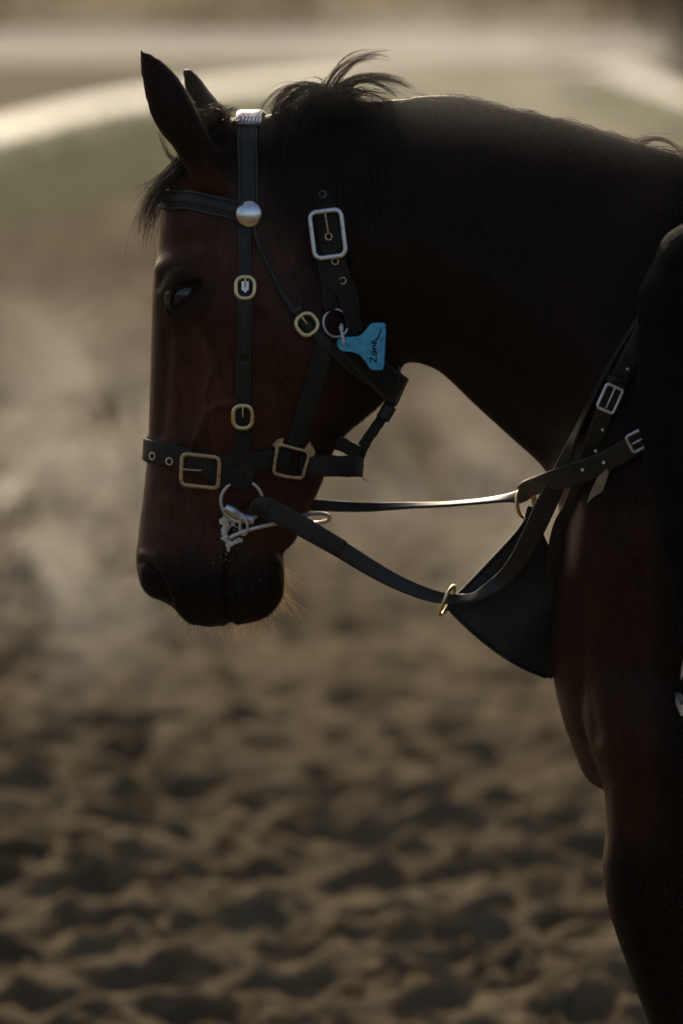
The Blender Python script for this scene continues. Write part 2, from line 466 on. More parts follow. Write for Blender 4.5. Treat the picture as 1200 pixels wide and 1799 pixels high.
o, _, _ = ground_band('path', [(-420, 318), (-200, 262), (0, 213), (100, 190), (200, 170), (300, 155), (450, 138), (600, 130), (700, 130), (850, 126), (1000, 122), (1060, 116), (1100, 112), (1150, 130), (1200, 160), (1300, 225), (1450, 330)],
            [(-420, 405), (-200, 345), (0, 288), (100, 258), (200, 231), (300, 205), (450, 172), (600, 142), (700, 133), (850, 128), (1000, 125), (1060, 132), (1100, 150), (1150, 172), (1200, 200), (1300, 262), (1450, 380)], 0.014, MATS['pale_concrete'])
tag(o, 'pale concrete path curving across the background', 'path', kind='structure')
def flat_strip(name, x0, x1, y0, y1, z, mat, wob=0.6):
    n = 60; V, F = [], []
    for i in range(n):
        x = x0 + (x1 - x0) * i / (n - 1)
        V += [(x, y0 + wob * math.sin(x * 0.4), z), (x, y1 + wob * math.sin(x * 0.33 + 2), z)]
    for i in range(n - 1): F.append((2 * i, 2 * i + 2, 2 * i + 3, 2 * i + 1))
    return mesh_obj(name, V, F, mat, smooth=False)
tag(flat_strip('verge', -160, 160, 62, 84, 0.004, MATS['dry_verge'], 1.5), 'dry brown verge beyond the pale path', 'verge', kind='structure')
tag(flat_strip('road', -200, 200, 84, 112, 0.010, MATS['asphalt'], 0.8), 'blue grey asphalt road beyond the dry verge', 'road', kind='structure')

def build_grass():
    n = 18000
    i = rng.random(n) * (len(gu) - 1); k = i.astype(int); f = (i - k)[:, None]
    U = gu[k] * (1 - f) + gu[np.minimum(k + 1, len(gu) - 1)] * f; L = gl[k] * (1 - f) + gl[np.minimum(k + 1, len(gl) - 1)] * f
    t = rng.random((n, 1)); P = U + (L - U) * t; P[:, 2] = 0.008
    a = rng.random(n) * 6.28; w = rng.uniform(0.012, 0.03, n); h = rng.uniform(0.04, 0.11, n)
    d = np.stack([np.cos(a) * w, np.sin(a) * w, 0 * a], 1)
    tip = P + np.stack([rng.normal(0, 0.04, n), rng.normal(0, 0.04, n), h], 1)
    V = np.stack([P - d, P + d, tip], 1).reshape(-1, 3)
    F = np.arange(3 * n).reshape(-1, 3)
    o = fast_mesh('grass', V, F, MATS['grass_blade'])
    tag(o, 'short green grass blades on the verge', 'grass', kind='stuff')
build_grass()

def leaf_cloud(name, centres, radii, n, size, mat, parent=None):
    """many small leaf quads spread through overlapping clumps"""
    c = np.asarray(centres); r = np.asarray(radii)
    k = rng.choice(len(c), n, p=(r[:, 0] * r[:, 1] * r[:, 2]) / np.sum(r[:, 0] * r[:, 1] * r[:, 2]))
    d = unit(rng.normal(size=(n, 3))) * (rng.random((n, 1)) ** 0.45)
    P = c[k] + d * r[k]
    P[:, 2] = np.maximum(P[:, 2], 0.05)
    a = unit(rng.normal(size=(n, 3))); b = unit(np.cross(a, rng.normal(size=(n, 3))))
    s = rng.uniform(0.5, 1.2, (n, 1)) * size
    V = np.stack([P - a * s, P + b * s * 0.5, P + a * s, P - b * s * 0.5], 1).reshape(-1, 3)
    return fast_mesh(name, V, np.arange(4 * n).reshape(-1, 4), mat, parent)
def build_far():
    cs, rs = [], []
    for x in np.arange(-42, 42, 1.5):
        for j in range(3):
            cs.append((x + rng.uniform(-1, 1), 121 + rng.uniform(-2, 3), rng.uniform(0.5, 3.2))); rs.append((rng.uniform(1.2, 2.2), rng.uniform(1, 1.6), rng.uniform(0.9, 1.7)))
    o = leaf_cloud('hedge', cs, rs, 42000, 0.16, MATS['leaf_olive'])
    tag(o, 'olive brown scrub running along the far side of the road', 'scrub', kind='stuff')
    # the dark tree at top right
    b = at_ground(1200, 118)
    t = empty('tree', (b[0], b[1], 0))
    tag(t, 'dark brown leafed tree at the top right, blurred far behind', 'tree')
    tube('trunk', [(b[0], b[1], 0), (b[0] + .1, b[1], 1.2), (b[0] - .1, b[1] + .1, 2.6), (b[0] + .2, b[1], 4.2)], [0.22, 0.17, 0.13, 0.05], MATS['bark'], t)
    cs = [(b[0] + rng.normal(0, .9), b[1] + rng.normal(0, .9), rng.uniform(.6, 4.6)) for _ in range(26)]
    rs = [(rng.uniform(.5, .9), rng.uniform(.5, .9), rng.uniform(.45, .8)) for _ in range(26)]
    leaf_cloud('crown', cs, rs, 9000, 0.10, MATS['leaf_brown'], t)
build_far()
# ------------------------------------------------------------------ the horse
YAW = R(12.0)
X0 = at(540, 400)[0]
def ymid(x):
    return np.maximum(0.0, X0 - x) * math.tan(YAW) * smooth01((X0 - x) / 0.12)
def ring(F, B, w, g=(1, 1, 1, 1, 1), y=None, yaw=True, n=44, p=0.85):
    """closed section between two traced outline points; w is the half width, g its profile from front to back"""
    F3, B3 = at(*F), at(*B)
    t = np.linspace(0, 2 * np.pi, n, endpoint=False)
    s = (1 - np.cos(t)) / 2
    lat = np.sign(np.sin(t)) * np.abs(np.sin(t)) ** p * w * np.interp(s, [0, .25, .5, .75, 1], g)
    base = F3[None] + (B3 - F3)[None] * s[:, None]
    P = base.copy()
    if y is None:
        c, sn = (math.cos(YAW), math.sin(YAW)) if yaw else (1, 0)
        k = smooth01((X0 - base[:, 0]) / 0.12) if yaw else 0 * lat
        P[:, 0] += -lat * sn * k
        P[:, 1] = ymid(base[:, 0]) - lat * (1 - (1 - c) * k)
    else:
        P[:, 1] = y - lat
    return P
def loft(rings):
    n = len(rings[0]); V = list(np.vstack(rings)); F = []
    for i in range(len(rings) - 1):
        for k in range(n):
            k2 = (k + 1) % n
            F.append((i * n + k, i * n + k2, (i + 1) * n + k2, (i + 1) * n + k))
    for i, rev in ((0, True), (len(rings) - 1, False)):
        V.append(rings[i].mean(0)); c = len(V) - 1
        for k in range(n):
            k2 = (k + 1) % n
            F.append((i * n + k2, i * n + k, c) if rev else (i * n + k, i * n + k2, c))
    return np.array(V), F
def smooth_rings(rings, per=3):
    A = np.array(rings); m = len(A)
    flat = A.reshape(m, -1)
    Q = np.vstack([2 * flat[0] - flat[1], flat, 2 * flat[-1] - flat[-2]])
    out = []
    for i in range(1, len(Q) - 2):
        for t in np.linspace(0, 1, per, endpoint=False):
            p0, p1, p2, p3 = Q[i - 1], Q[i], Q[i + 1], Q[i + 2]
            out.append(0.5 * ((2 * p1) + (-p0 + p2) * t + (2 * p0 - 5 * p1 + 4 * p2 - p3) * t * t + (-p0 + 3 * p1 - 3 * p2 + p3) * t ** 3))
    out.append(Q[-2])
    return [o.reshape(-1, 3) for o in out]

pieces = []
head = [
    ((400, 204), (452, 210), .020, (1, 1, 1, 1, 1)),
    ((350, 236), (530, 285), .062, (1.05, 1, 1, 1, 1)),
    ((312, 290), (590, 390), .080, (1.10, 1.02, 1, .92, .8)),
    ((291, 345), (640, 480), .090, (1.15, 1.08, .97, .86, .7)),
    ((283, 420), (680, 565), .096, (1.20, 1.12, .97, .86, .6)),
    ((274, 485), (702, 635), .100, (1.22, 1.14, .98, .86, .52)),
    ((270, 545), (704, 672), .098, (1.10, 1.08, 1.0, .88, .48)),
    ((266, 600), (680, 702), .091, (.95, 1.0, 1.02, .90, .48)),
    ((264, 660), (645, 735), .083, (.88, .98, 1.02, .88, .5)),
    ((262, 720), (609, 763), .074, (.86, .97, 1.02, .86, .55)),
    ((259, 780), (585, 798), .066, (.86, .98, 1.0, .86, .6)),
    ((254, 840), (571, 840), .060, (.88, 1.0, .97, .85, .66)),
    ((247, 895), (551, 885), .056, (.92, 1.0, .95, .84, .7)),
    ((241, 950), (524, 945), .056, (1.0, 1.04, .95, .83, .76)),
    ((238, 987), (502, 976), .058, (1.05, 1.08, .98, .84, .8)),
    ((242, 1018), (498, 1008), .059, (1.05, 1.08, 1.0, .86, .82)),
    ((256, 1046), (497, 1040), .056, (1.0, 1.05, 1.0, .88, .84)),
    ((287, 1066), (487, 1068), .050, (1, 1, 1, .9, .85)),
    ((328, 1092), (468, 1086), .038, (1, 1, 1, .92, .85)),
    ((362, 1104), (432, 1098), .020, (1, 1, 1, 1, 1)),
]
pieces.append(loft(smooth_rings([ring(a, b, w, g) for a, b, w, g in head])))
neck = [
    ((430, 215), (520, 420), .050, (1, 1, 1, 1, 1)),
    ((500, 190), (620, 560), .070, (.55, .85, 1, 1, 1)),
    ((590, 178), (700, 628), .078, (.45, .80, 1, 1, .9)),
    ((690, 172), (765, 648), .082, (.42, .80, 1.02, 1.02, .85)),
    ((790, 164), (832, 710), .090, (.42, .80, 1.03, 1.05, .85)),
    ((900, 188), (900, 772), .105, (.42, .80, 1.03, 1.08, .85)),
    ((1010, 214), (962, 832), .130, (.42, .80, 1.03, 1.1, .9)),
    ((1120, 248), (985, 915), .165, (.40, .80, 1.03, 1.1, .95)),
    ((1220, 272), (972, 1030), .195, (.36, .80, 1.03, 1.08, .95)),
    ((1330, 262), (964, 1120), .215, (.34, .80, 1.05, 1.08, .95)),
    ((1430, 268), (975, 1210), .235, (.36, .82, 1.05, 1.05, .95)),
    ((1540, 300), (1006, 1312), .250, (.45, .88, 1.05, 1.02, .95)),
    ((1650, 325), (1075, 1392), .265, (.55, .95, 1.05, 1.0, .9)),
    ((1800, 345), (1400, 1375), .285, (.7, 1, 1.05, 1.0, .9)),
    ((2050, 352), (1800, 1360), .300, (.8, 1, 1.05, 1.0, .9)),
    ((2350, 335), (2250, 1290), .300, (.8, 1, 1.05, 1.0, .9)),
    ((2650, 300), (2620, 1190), .290, (.8, 1.05, 1.05, .95, .8)),
    ((2950, 370), (2930, 1150), .260, (.8, 1.05, 1.05, .95, .8)),
    ((3200, 520), (3160, 1080), .190, (.8, 1, 1.05, 1, .8)),
    ((3320, 700), (3290, 950), .080, (1, 1, 1, 1, 1)),
]
pieces.append(loft(smooth_rings([ring(a, b, w, g) for a, b, w, g in neck])))
def ear(pairs, ys, ws):
    return loft(smooth_rings([ring(a, b, w, (1, 1, 1, 1, 1), y=y, n=28, p=1.0) for (a, b), y, w in zip(pairs, ys, ws)]))
pieces.append(ear([((249.5, 83), (254, 84)), ((249, 104), (282, 100)), ((252, 135), (307, 121)), ((258, 165), (327, 148)), ((267, 198), (344, 178)), ((284, 228), (357, 206)), ((306, 257), (374, 240)), ((326, 292), (400, 285)), ((345, 330), (420, 330))],
                  [-.075, -.076, -.077, -.077, -.076, -.072, -.066, -.058, -.05], [.004, .009, .015, .019, .022, .023, .024, .026, .026]))
pieces.append(ear([((317, 118), (324, 118)), ((317, 134), (346, 137)), ((320, 160), (366, 164)), ((330, 190), (388, 190)), ((345, 225), (404, 225)), ((355, 260), (412, 260))],
                  [.085, .086, .088, .085, .078, .06], [.005, .010, .018, .024, .027, .028]))
def leg(pairs, y, ws):
    return loft(smooth_rings([ring(a, b, w, (1, 1, 1, 1, 1), y=y, n=28, p=.95) for (a, b), w in zip(pairs, ws)]))
fore = [((1060, 1000), (1480, 1000)), ((1022, 1150), (1470, 1180)), ((1020, 1260), (1430, 1320)), ((1052, 1360), (1380, 1420)), ((1056, 1430), (1345, 1470)), ((1050, 1480), (1330, 1520)), ((1055, 1545), (1318, 1580)),
        ((1076, 1620), (1308, 1640)), ((1103, 1695), (1298, 1700)), ((1139, 1795), (1290, 1800)), ((1165, 1900), (1290, 1900)), ((1165, 1990), (1300, 1990)), ((1180, 2080), (1290, 2080)), ((1196, 2180), (1270, 2180)), ((1198, 2330), (1270, 2330)), ((1180, 2420), (1285, 2430)), ((1160, 2490), (1255, 2510))]
fw = [.07, .10, .115, .105, .095, .085, .078, .068, .058, .05, .046, .048, .042, .03, .03, .04, .036]
pieces.append(leg(fore, -0.125, fw))
pieces.append(leg([((a[0] + 75, a[1]), (b[0] + 75, b[1])) for a, b in fore], 0.14, fw))
hind = [((2700, 700), (3330, 800)), ((2720, 1000), (3290, 1050)), ((2800, 1250), (3200, 1300)), ((2900, 1450), (3160, 1480)), ((2990, 1640), (3180, 1650)), ((3040, 1780), (3200, 1760)), ((3060, 1900), (3160, 1900)), ((3060, 2200), (3140, 2200)), ((3050, 2350), (3145, 2350)), ((3030, 2430), (3145, 2430)), ((3010, 2500), (3110, 2510))]
hw = [.10, .12, .10, .08, .06, .055, .042, .034, .034, .04, .036]
pieces.append(leg(hind, -0.15, hw)); pieces.append(leg([((a[0] - 120, a[1]), (b[0] - 120, b[1])) for a, b in hind], 0.15, hw))

def union_mesh(pieces, voxel, iters, lam=0.5):
    bm = bmesh.new()
    for V, F in pieces:
        vs = [bm.verts.new(v) for v in V]
        fs = [bm.faces.new([vs[i] for i in f]) for f in F]
        bmesh.ops.recalc_face_normals(bm, faces=fs)
    me = bpy.data.meshes.new('tmp'); bm.to_mesh(me); bm.free()
    o = bpy.data.objects.new('tmp', me); sc.collection.objects.link(o)
    md = o.modifiers.new('r', 'REMESH'); md.mode = 'VOXEL'; md.voxel_size = voxel; md.adaptivity = 0
    dg = bpy.context.evaluated_depsgraph_get()
    me2 = bpy.data.meshes.new_from_object(o.evaluated_get(dg))
    bpy.data.objects.remove(o); bpy.data.meshes.remove(me)
    return me2
def co_of(me):
    a = np.zeros(len(me.vertices) * 3); me.vertices.foreach_get('co', a); return a.reshape(-1, 3)
def edges_of(me):
    e = np.zeros(len(me.edges) * 2, dtype=np.int64); me.edges.foreach_get('vertices', e); return e.reshape(-1, 2)
def laplace(P, E, iters, lam=0.5, mask=None):
    n = len(P); deg = np.bincount(E.ravel(), minlength=n).astype(float)[:, None]
    for _ in range(iters):
        S_ = np.zeros_like(P)
        for c in range(3):
            S_[:, c] = np.bincount(E[:, 0], P[E[:, 1], c], n) + np.bincount(E[:, 1], P[E[:, 0], c], n)
        D = (S_ / deg - P) * lam
        if mask is not None: D *= mask[:, None]
        P = P + D
    return P

me = union_mesh(pieces, 0.0055, 0)
P = co_of(me)
pp = to_px(P)
ear_mask = ((pp[:, 1] < 245) & (pp[:, 0] < 390))
E = edges_of(me)
P = laplace(P, E, 10, 0.5, np.where(ear_mask, 0.12, 1.0))
me.vertices.foreach_set('co', P.ravel()); me.update()
# finer faces on the head
bm = bmesh.new(); bm.from_mesh(me)
sel = [f for f in bm.faces if f.calc_center_median().x < at(700, 600)[0]]
es = list({e for f in sel for e in f.edges})
bmesh.ops.subdivide_edges(bm, edges=es, cuts=1, use_grid_fill=True)
bm.to_mesh(me); bm.free()
P = co_of(me); E = edges_of(me)
hm = smooth01((at(720, 600)[0] - P[:, 0]) / 0.03)
P = laplace(P, E, 3, 0.5, hm * np.where(((to_px(P)[:, 1] < 245) & (to_px(P)[:, 0] < 385)), 0.2, 1.0))
me.vertices.foreach_set('co', P.ravel()); me.update()

# ---- sculpt: folds, eye socket, nostril, mouth, veins, muscles (mirrored on the far side)
def normals_of(me):
    a = np.zeros(len(me.vertices) * 3); me.vertices.foreach_get('normal', a); return a.reshape(-1, 3)
def near_px(P):
    """photo position of each vertex after reflecting the far half onto the near half"""
    ym = ymid(P[:, 0]); lat = ym - P[:, 1]
    Q = P.copy()
    far = lat < 0
    k = smooth01((X0 - P[:, 0]) / 0.12)
    nrm = np.stack([-math.sin(YAW) * k, -np.sqrt(1 - (math.sin(YAW) * k) ** 2), 0 * k], 1)
    d = lat * np.abs(nrm[:, 1])
    Q[far] += (-2 * d[far])[:, None] * nrm[far]
    return to_px(Q), np.abs(lat)
def seg_d(p, pts):
    best = np.full(len(p), 1e9)
    for a, b in zip(pts[:-1], pts[1:]):
        a = np.array(a, float); b = np.array(b, float); ab = b - a
        t = np.clip(((p - a) @ ab) / (ab @ ab), 0, 1)
        best = np.minimum(best, np.linalg.norm(p - a - t[:, None] * ab, axis=1))
    return best
def sculpt(me, ops):
    P = co_of(me); N = normals_of(me); q, lat = near_px(P)
    side = smooth01(np.abs(N[:, 1]) * 2.2 - 0.1)
    D = np.zeros(len(P))
    latw = smooth01((lat - .010) / .016)
    for op in ops:
        wgt = {'s': side, 'a': 1.0, 'n': latw}[op[0][1:] or 's']
        if op[0][0] == 'g':
            _, x, y, sx, sy, rot, mm = op
            c, s = math.cos(R(rot)), math.sin(R(rot))
            dx, dy = q[:, 0] - x, q[:, 1] - y
            u, v = c * dx + s * dy, -s * dx + c * dy
            D += mm * 1e-3 * np.exp(-0.5 * ((u / sx) ** 2 + (v / sy) ** 2)) * wgt
        else:
            _, pts, sg, mm = op
            D += mm * 1e-3 * np.exp(-0.5 * (seg_d(q, pts) / sg) ** 2) * wgt
    P += N * D[:, None]
    me.vertices.foreach_set('co', P.ravel()); me.update()
sculpt(me, [
    ('g', 310, 505, 34, 42, 0, 9),              # orbit stands out
    ('g', 322, 432, 24, 16, -20, -7),           # hollow above the eye
    ('l', [(283, 470), (305, 462), (335, 470)], 9, 3.5),   # brow bone
    ('l', [(350, 540), (372, 600), (400, 680), (425, 730)], 13, 6.5),   # facial crest
    ('g', 330, 680, 24, 60, 0, -7),
    ('g', 470, 690, 30, 60, 20, -3),
    ('g', 560, 560, 80, 95, 0, 8),              # cheek
    ('l', [(450, 560), (470, 650), (520, 730), (590, 750)], 13, -5.5),
    ('l', [(293, 590), (286, 680), (282, 760)], 7, -3.5),
    ('l', [(345, 770), (362, 725), (385, 712), (415, 705)], 5, 3.4),
    ('l', [(362, 725), (358, 690), (372, 655)], 4.5, 2.8),
    ('l', [(330, 800), (345, 770)], 5, 1.8),
    ('l', [(300, 880), (330, 905), (350, 960)], 9, 2.5),
    ('g', 330, 950, 26, 40, 20, -3),
    ('g', 465, 1030, 24, 32, 0, 6),             # chin
    ('g', 440, 900, 24, 30, 0, -4),
    ('l', [(470, 960), (498, 972)], 8, -4),
    ('g', 340, 1045, 34, 26, 20, 4),            # upper lip
    # neck and shoulder
    ('l', [(640, 560), (740, 610), (860, 700), (960, 800)], 26, -7),
    ('l', [(720, 420), (850, 520), (980, 640)], 60, 6),
    ('l', [(600, 320), (760, 330), (950, 420)], 50, -5),
    ('l', [(1150, 380), (1080, 600), (1020, 850), (1010, 1000)], 45, 9),
    ('l', [(1110, 560), (1150, 900), (1140, 1100)], 40, -6),
    ('g', 1075, 1150, 42, 95, -8, 12),
    ('l', [(1120, 1010), (1085, 1150), (1095, 1250)], 16, -4),
    ('l', [(1020, 1040), (1022, 1180), (1040, 1290)], 14, -7),
    ('l', [(1120, 1380), (1110, 1480), (1130, 1600), (1170, 1750)], 14, -4),
    ('l', [(1085, 1400), (1080, 1480), (1100, 1590)], 18, 4),
])
# still finer faces round the eye, nostril and mouth
P = co_of(me); q, _ = near_px(P)
fine = (((q[:, 0] - 312) / 62) ** 2 + ((q[:, 1] - 527) / 58) ** 2 < 1) | ((q[:, 1] > 905) & (q[:, 0] < 520))
bm = bmesh.new(); bm.from_mesh(me); bm.verts.ensure_lookup_table()
es = list({e for f in bm.faces if all(fine[v.index] for v in f.verts) for e in f.edges})
bmesh.ops.subdivide_edges(bm, edges=es, cuts=1, use_grid_fill=True)
bm.to_mesh(me); bm.free(); me.update()
P = co_of(me); E = edges_of(me); q, _ = near_px(P)
fm_ = ((((q[:, 0] - 312) / 70) ** 2 + ((q[:, 1] - 527) / 66) ** 2 < 1) | ((q[:, 1] > 895) & (q[:, 0] < 530))).astype(float)
P = laplace(P, E, 3, .5, fm_); me.vertices.foreach_set('co', P.ravel()); me.update()
# the eye: opening, lids and ball share one centre
EYE_PX = (317, 521)
_P = co_of(me)
def head_uv(P):
    c = np.array([X0, 0, 0]); d = P - c
    return d @ FRONT_, P[:, 2], d @ NEAR_
FRONT_ = np.array([-math.cos(YAW), math.sin(YAW), 0]); NEAR_ = np.array([-math.sin(YAW), -math.cos(YAW), 0])
q, lat = near_px(_P); u, v, l = head_uv(_P)
k = np.argmin(np.where(l > 0, np.hypot(q[:, 0] - EYE_PX[0], q[:, 1] - EYE_PX[1]), 1e9))
EYE_R = .0275; eu0, ev0, el0 = u[k], v[k], l[k] - .0020 - EYE_R
al = np.abs(l); du, dv = u - eu0, v - ev0
ca, sa = math.cos(R(42)), math.sin(R(42))
# major axis runs from the lower front corner to the upper back corner
mj = -(du * ca + dv * -sa); mn = du * sa + dv * ca
A_, B_ = .0150, .0056
mn2 = mn - .002 * (1 - (mj / A_) ** 2).clip(-1, 1)
rho = np.sqrt((mj / A_) ** 2 + (mn2 / B_) ** 2)
ball = el0 + np.sqrt(np.maximum(EYE_R ** 2 - np.minimum(du ** 2 + dv ** 2, (EYE_R * .9) ** 2), 0))
ok = (np.abs(al - l[k]) < .05) & (rho < 2.6)
upper = smooth01((mn2 / B_ + .5))
lid = ball + .0016 + .0013 * np.exp(-((rho - 1.18) / .2) ** 2) * (.5 + .7 * upper) - .0016 * np.exp(-((rho - 1.65) / .18) ** 2) * (.5 + .5 * upper) + .0010 * np.exp(-((rho - 2.0) / .25) ** 2)
tgt = np.where(rho < 1.0, ball - .003, lid)
w = np.where(ok, 1 - smooth01((rho - 1.25) / 1.1), 0)
new_l = al + (tgt - al) * w
_P = _P + ((new_l - al) * np.sign(l))[:, None] * NEAR_
me.vertices.foreach_set('co', _P.ravel()); me.update()
sculpt(me, [
    ('l', [(276, 505), (292, 474), (318, 462), (350, 470)], 5, -2.0),
    ('l', [(290, 452), (320, 448), (350, 458)], 5, 1.6),
    ('l', [(292, 596), (320, 590), (350, 566), (364, 540)], 4, -1.2),
    ('gn', 268, 1016, 9, 27, -34, -16),         # nostril
    ('gn', 290, 1052, 8, 12, -50, -8),
    ('ln', [(250, 975), (272, 980), (292, 1008), (302, 1040), (312, 1062)], 6, 4.5),
    ('ln', [(246, 1000), (252, 1032), (272, 1052), (296, 1064)], 5, 2.5),
    ('la', [(282, 1066), (300, 1072)], 9, -3.0),
    ('ln', [(312, 1060), (326, 1080), (340, 1096)], 6, 2.5),
    ('l', [(404, 930), (397, 975), (396, 1020), (399, 1060), (406, 1092)], 3.2, -6.0),   # mouth line
    ('la', [(404, 1096), (410, 1108)], 5, -4),
    ('l', [(411, 960), (407, 1010), (410, 1060), (416, 1092)], 5, 2.2),
    ('l', [(386, 960), (383, 1020), (387, 1080)], 7, 1.8),
    ('l', [(402, 930), (422, 904), (440, 890)], 5, -3.5),
    ('la', [(503, 972), (496, 965)], 9, -3.5),
    ('la', [(500, 1015), (494, 1045)], 14, 2.0),
    ('l', [(440, 950), (462, 985), (486, 995)], 8, -2.2),
    ('l', [(318, 985), (330, 1020), (350, 1050)], 6, -2.0),
    ('l', [(338, 975), (352, 1010), (370, 1040)], 7, 1.6),
    ('l', [(360, 960), (366, 1000), (376, 1040)], 5, -1.5),
    ('l', [(300, 930), (318, 960), (330, 985)], 7, 2.0),
    ('l', [(425, 1050), (445, 1068), (470, 1072)], 6, -1.8),
    ('l', [(430, 990), (440, 1020), (438, 1050)], 8, 1.6),
    ('ln', [(316, 1066), (336, 1088), (372, 1102)], 4, 2.2),
])
P = co_of(me); E = edges_of(me)
hm = smooth01((at(720, 600)[0] - P[:, 0]) / 0.03)
P = laplace(P, E, 1, 0.4, hm)
# hollow front of the ears
N = normals_of(me); q = to_px(P)
em = (q[:, 1] < 250) & (q[:, 1] > 95) & (q[:, 0] < 390)
d = np.clip(N @ unit(np.array([-0.75, 0.6, 0.1])) - 0.55, 0, 1) * 0.02
P = P - N * (d * em)[:, None]
me.vertices.foreach_set('co', P.ravel())
# dark points on muzzle, legs, crest; neck and shoulder shade painted into the coat
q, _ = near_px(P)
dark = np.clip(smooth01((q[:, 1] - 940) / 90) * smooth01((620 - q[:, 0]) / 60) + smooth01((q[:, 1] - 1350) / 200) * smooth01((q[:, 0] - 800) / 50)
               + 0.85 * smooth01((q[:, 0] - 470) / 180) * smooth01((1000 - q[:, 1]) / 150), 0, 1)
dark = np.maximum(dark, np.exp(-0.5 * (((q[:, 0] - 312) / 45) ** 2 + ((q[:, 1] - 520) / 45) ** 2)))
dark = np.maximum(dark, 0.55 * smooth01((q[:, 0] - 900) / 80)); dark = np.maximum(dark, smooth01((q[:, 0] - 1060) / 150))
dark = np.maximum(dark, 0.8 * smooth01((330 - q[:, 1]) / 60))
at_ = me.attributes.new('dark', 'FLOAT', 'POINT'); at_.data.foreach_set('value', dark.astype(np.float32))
me.polygons.foreach_set('use_smooth', np.ones(len(me.polygons), dtype=bool))
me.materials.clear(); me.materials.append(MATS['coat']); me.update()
me.name = 'horse'
horse_root = empty('horse', (0.9, 0, 0))
tag(horse_root, 'dark bay horse in profile with bowed head, wearing bridle and halter', 'horse')
body = link(bpy.data.objects.new('body', me), horse_root)
for lx, ly in ((1195, -.125), (1270, .14), (3045, -.15), (2925, .15)):
    c = at(lx, 2560, ly)
    r0 = [(c[0] - .01 + .062 * math.cos(a), ly + .055 * math.sin(a), 0.005) for a in np.linspace(0, 2 * np.pi, 20, endpoint=False)]
    r1 = [(c[0] + .02 + .042 * math.cos(a), ly + .04 * math.sin(a), 0.10) for a in np.linspace(0, 2 * np.pi, 20, endpoint=False)]
    r2 = [(c[0] + .02 + .036 * math.cos(a), ly + .034 * math.sin(a), 0.14) for a in np.linspace(0, 2 * np.pi, 20, endpoint=False)]
    V, F = loft([np.array(r0), np.array(r1), np.array(r2)])
    mesh_obj('hoof', V, F, MATS['hoof'], horse_root)

me.calc_loop_triangles()
tri = np.zeros(len(me.loop_triangles) * 3, dtype=np.int64); me.loop_triangles.foreach_get('vertices', tri); tri = tri.reshape(-1, 3)
PV = co_of(me); PN = normals_of(me)
bvh = BVHTree.FromPolygons([tuple(v) for v in PV], [tuple(int(i) for i in t) for t in tri])
def hit_px(px, py, y_default=-0.1):
    h = bvh.ray_cast(Vector(CAM), Vector(ray(px, py)))
    if h[0] is None:
        return at(px, py, y_default), np.array([0, -1.0, 0]), False
    return np.array(h[0]), np.array(h[1]), True
def frame_px(px, py, r=9):
    """surface point with an averaged normal, and tangent axes (right, up)"""
    p, n0, ok = hit_px(px, py)
    ns = [hit_px(px + dx, py + dy)[1] for dx in (-r, 0, r) for dy in (-r, 0, r)]
    n = unit(np.mean(ns, 0))
    r_ = unit(np.cross(np.array([0, 0, 1.0]), n)); r_ = r_ if r_[0] > 0 else -r_
    return p, n, r_, np.cross(n, r_)
# eye
for sg in (1, -1):
    eye_c = np.array([X0, 0, ev0]) + FRONT_ * eu0 + NEAR_ * el0 * sg
    V, F = [], []
    for i in range(25):
        for j in range(36):
            a, b = math.pi * i / 24, 2 * math.pi * j / 36
            V.append(eye_c + EYE_R * np.array([math.sin(a) * math.cos(b), math.cos(a), math.sin(a) * math.sin(b)]))
    for i in range(24):
        for j in range(36): F.append((i * 36 + j, i * 36 + (j + 1) % 36, (i + 1) * 36 + (j + 1) % 36, (i + 1) * 36 + j))
    mesh_obj('eye', V, F, MATS['eye'], horse_root)

# ---- hair
def strands(name, curves, r0, mat, parent, sides=3):
    C = np.asarray(curves, float)          # (n, k, 3)
    n, k, _ = C.shape
    T = unit(np.gradient(C, axis=1))
    ref = unit(rng.normal(size=(n, 1, 3)))
    A = unit(np.cross(T, ref)); B = np.cross(T, A)
    r0 = np.broadcast_to(np.asarray(r0), (n,))
    prof = np.linspace(1, 0.12, k) ** 0.7
    rr = r0[:, None] * prof[None]
    a = np.linspace(0, 2 * np.pi, sides, endpoint=False)
    V = C[:, :, None, :] + rr[:, :, None, None] * (np.cos(a)[None, None, :, None] * A[:, :, None, :] + np.sin(a)[None, None, :, None] * B[:, :, None, :])
    base = (np.arange(n) * k * sides)[:, None, None]
    i = np.arange(k - 1)[None, :, None]; j = np.arange(sides)[None, None, :]; j2 = (j + 1) % sides
    F = np.stack([base + i * sides + j, base + i * sides + j2, base + (i + 1) * sides + j2, base + (i + 1) * sides + j], -1).reshape(-1, 4)
    return fast_mesh(name, V.reshape(-1, 3), F, mat, parent, smooth=True)
def surf_sample(n, sel=None):
    A, B, C = PV[tri[:, 0]], PV[tri[:, 1]], PV[tri[:, 2]]
    ar = np.linalg.norm(np.cross(B - A, C - A), axis=1)
    if sel is not None: ar = ar * sel
    k = rng.choice(len(tri), n, p=ar / ar.sum())
    u, v = rng.random((n, 1)), rng.random((n, 1)); f = u + v > 1
    u = np.where(f, 1 - u, u); v = np.where(f, 1 - v, v)
    return A[k] + (B[k] - A[k]) * u + (C[k] - A[k]) * v, unit(PN[tri[k, 0]] * (1 - u - v) + PN[tri[k, 1]] * u + PN[tri[k, 2]] * v)
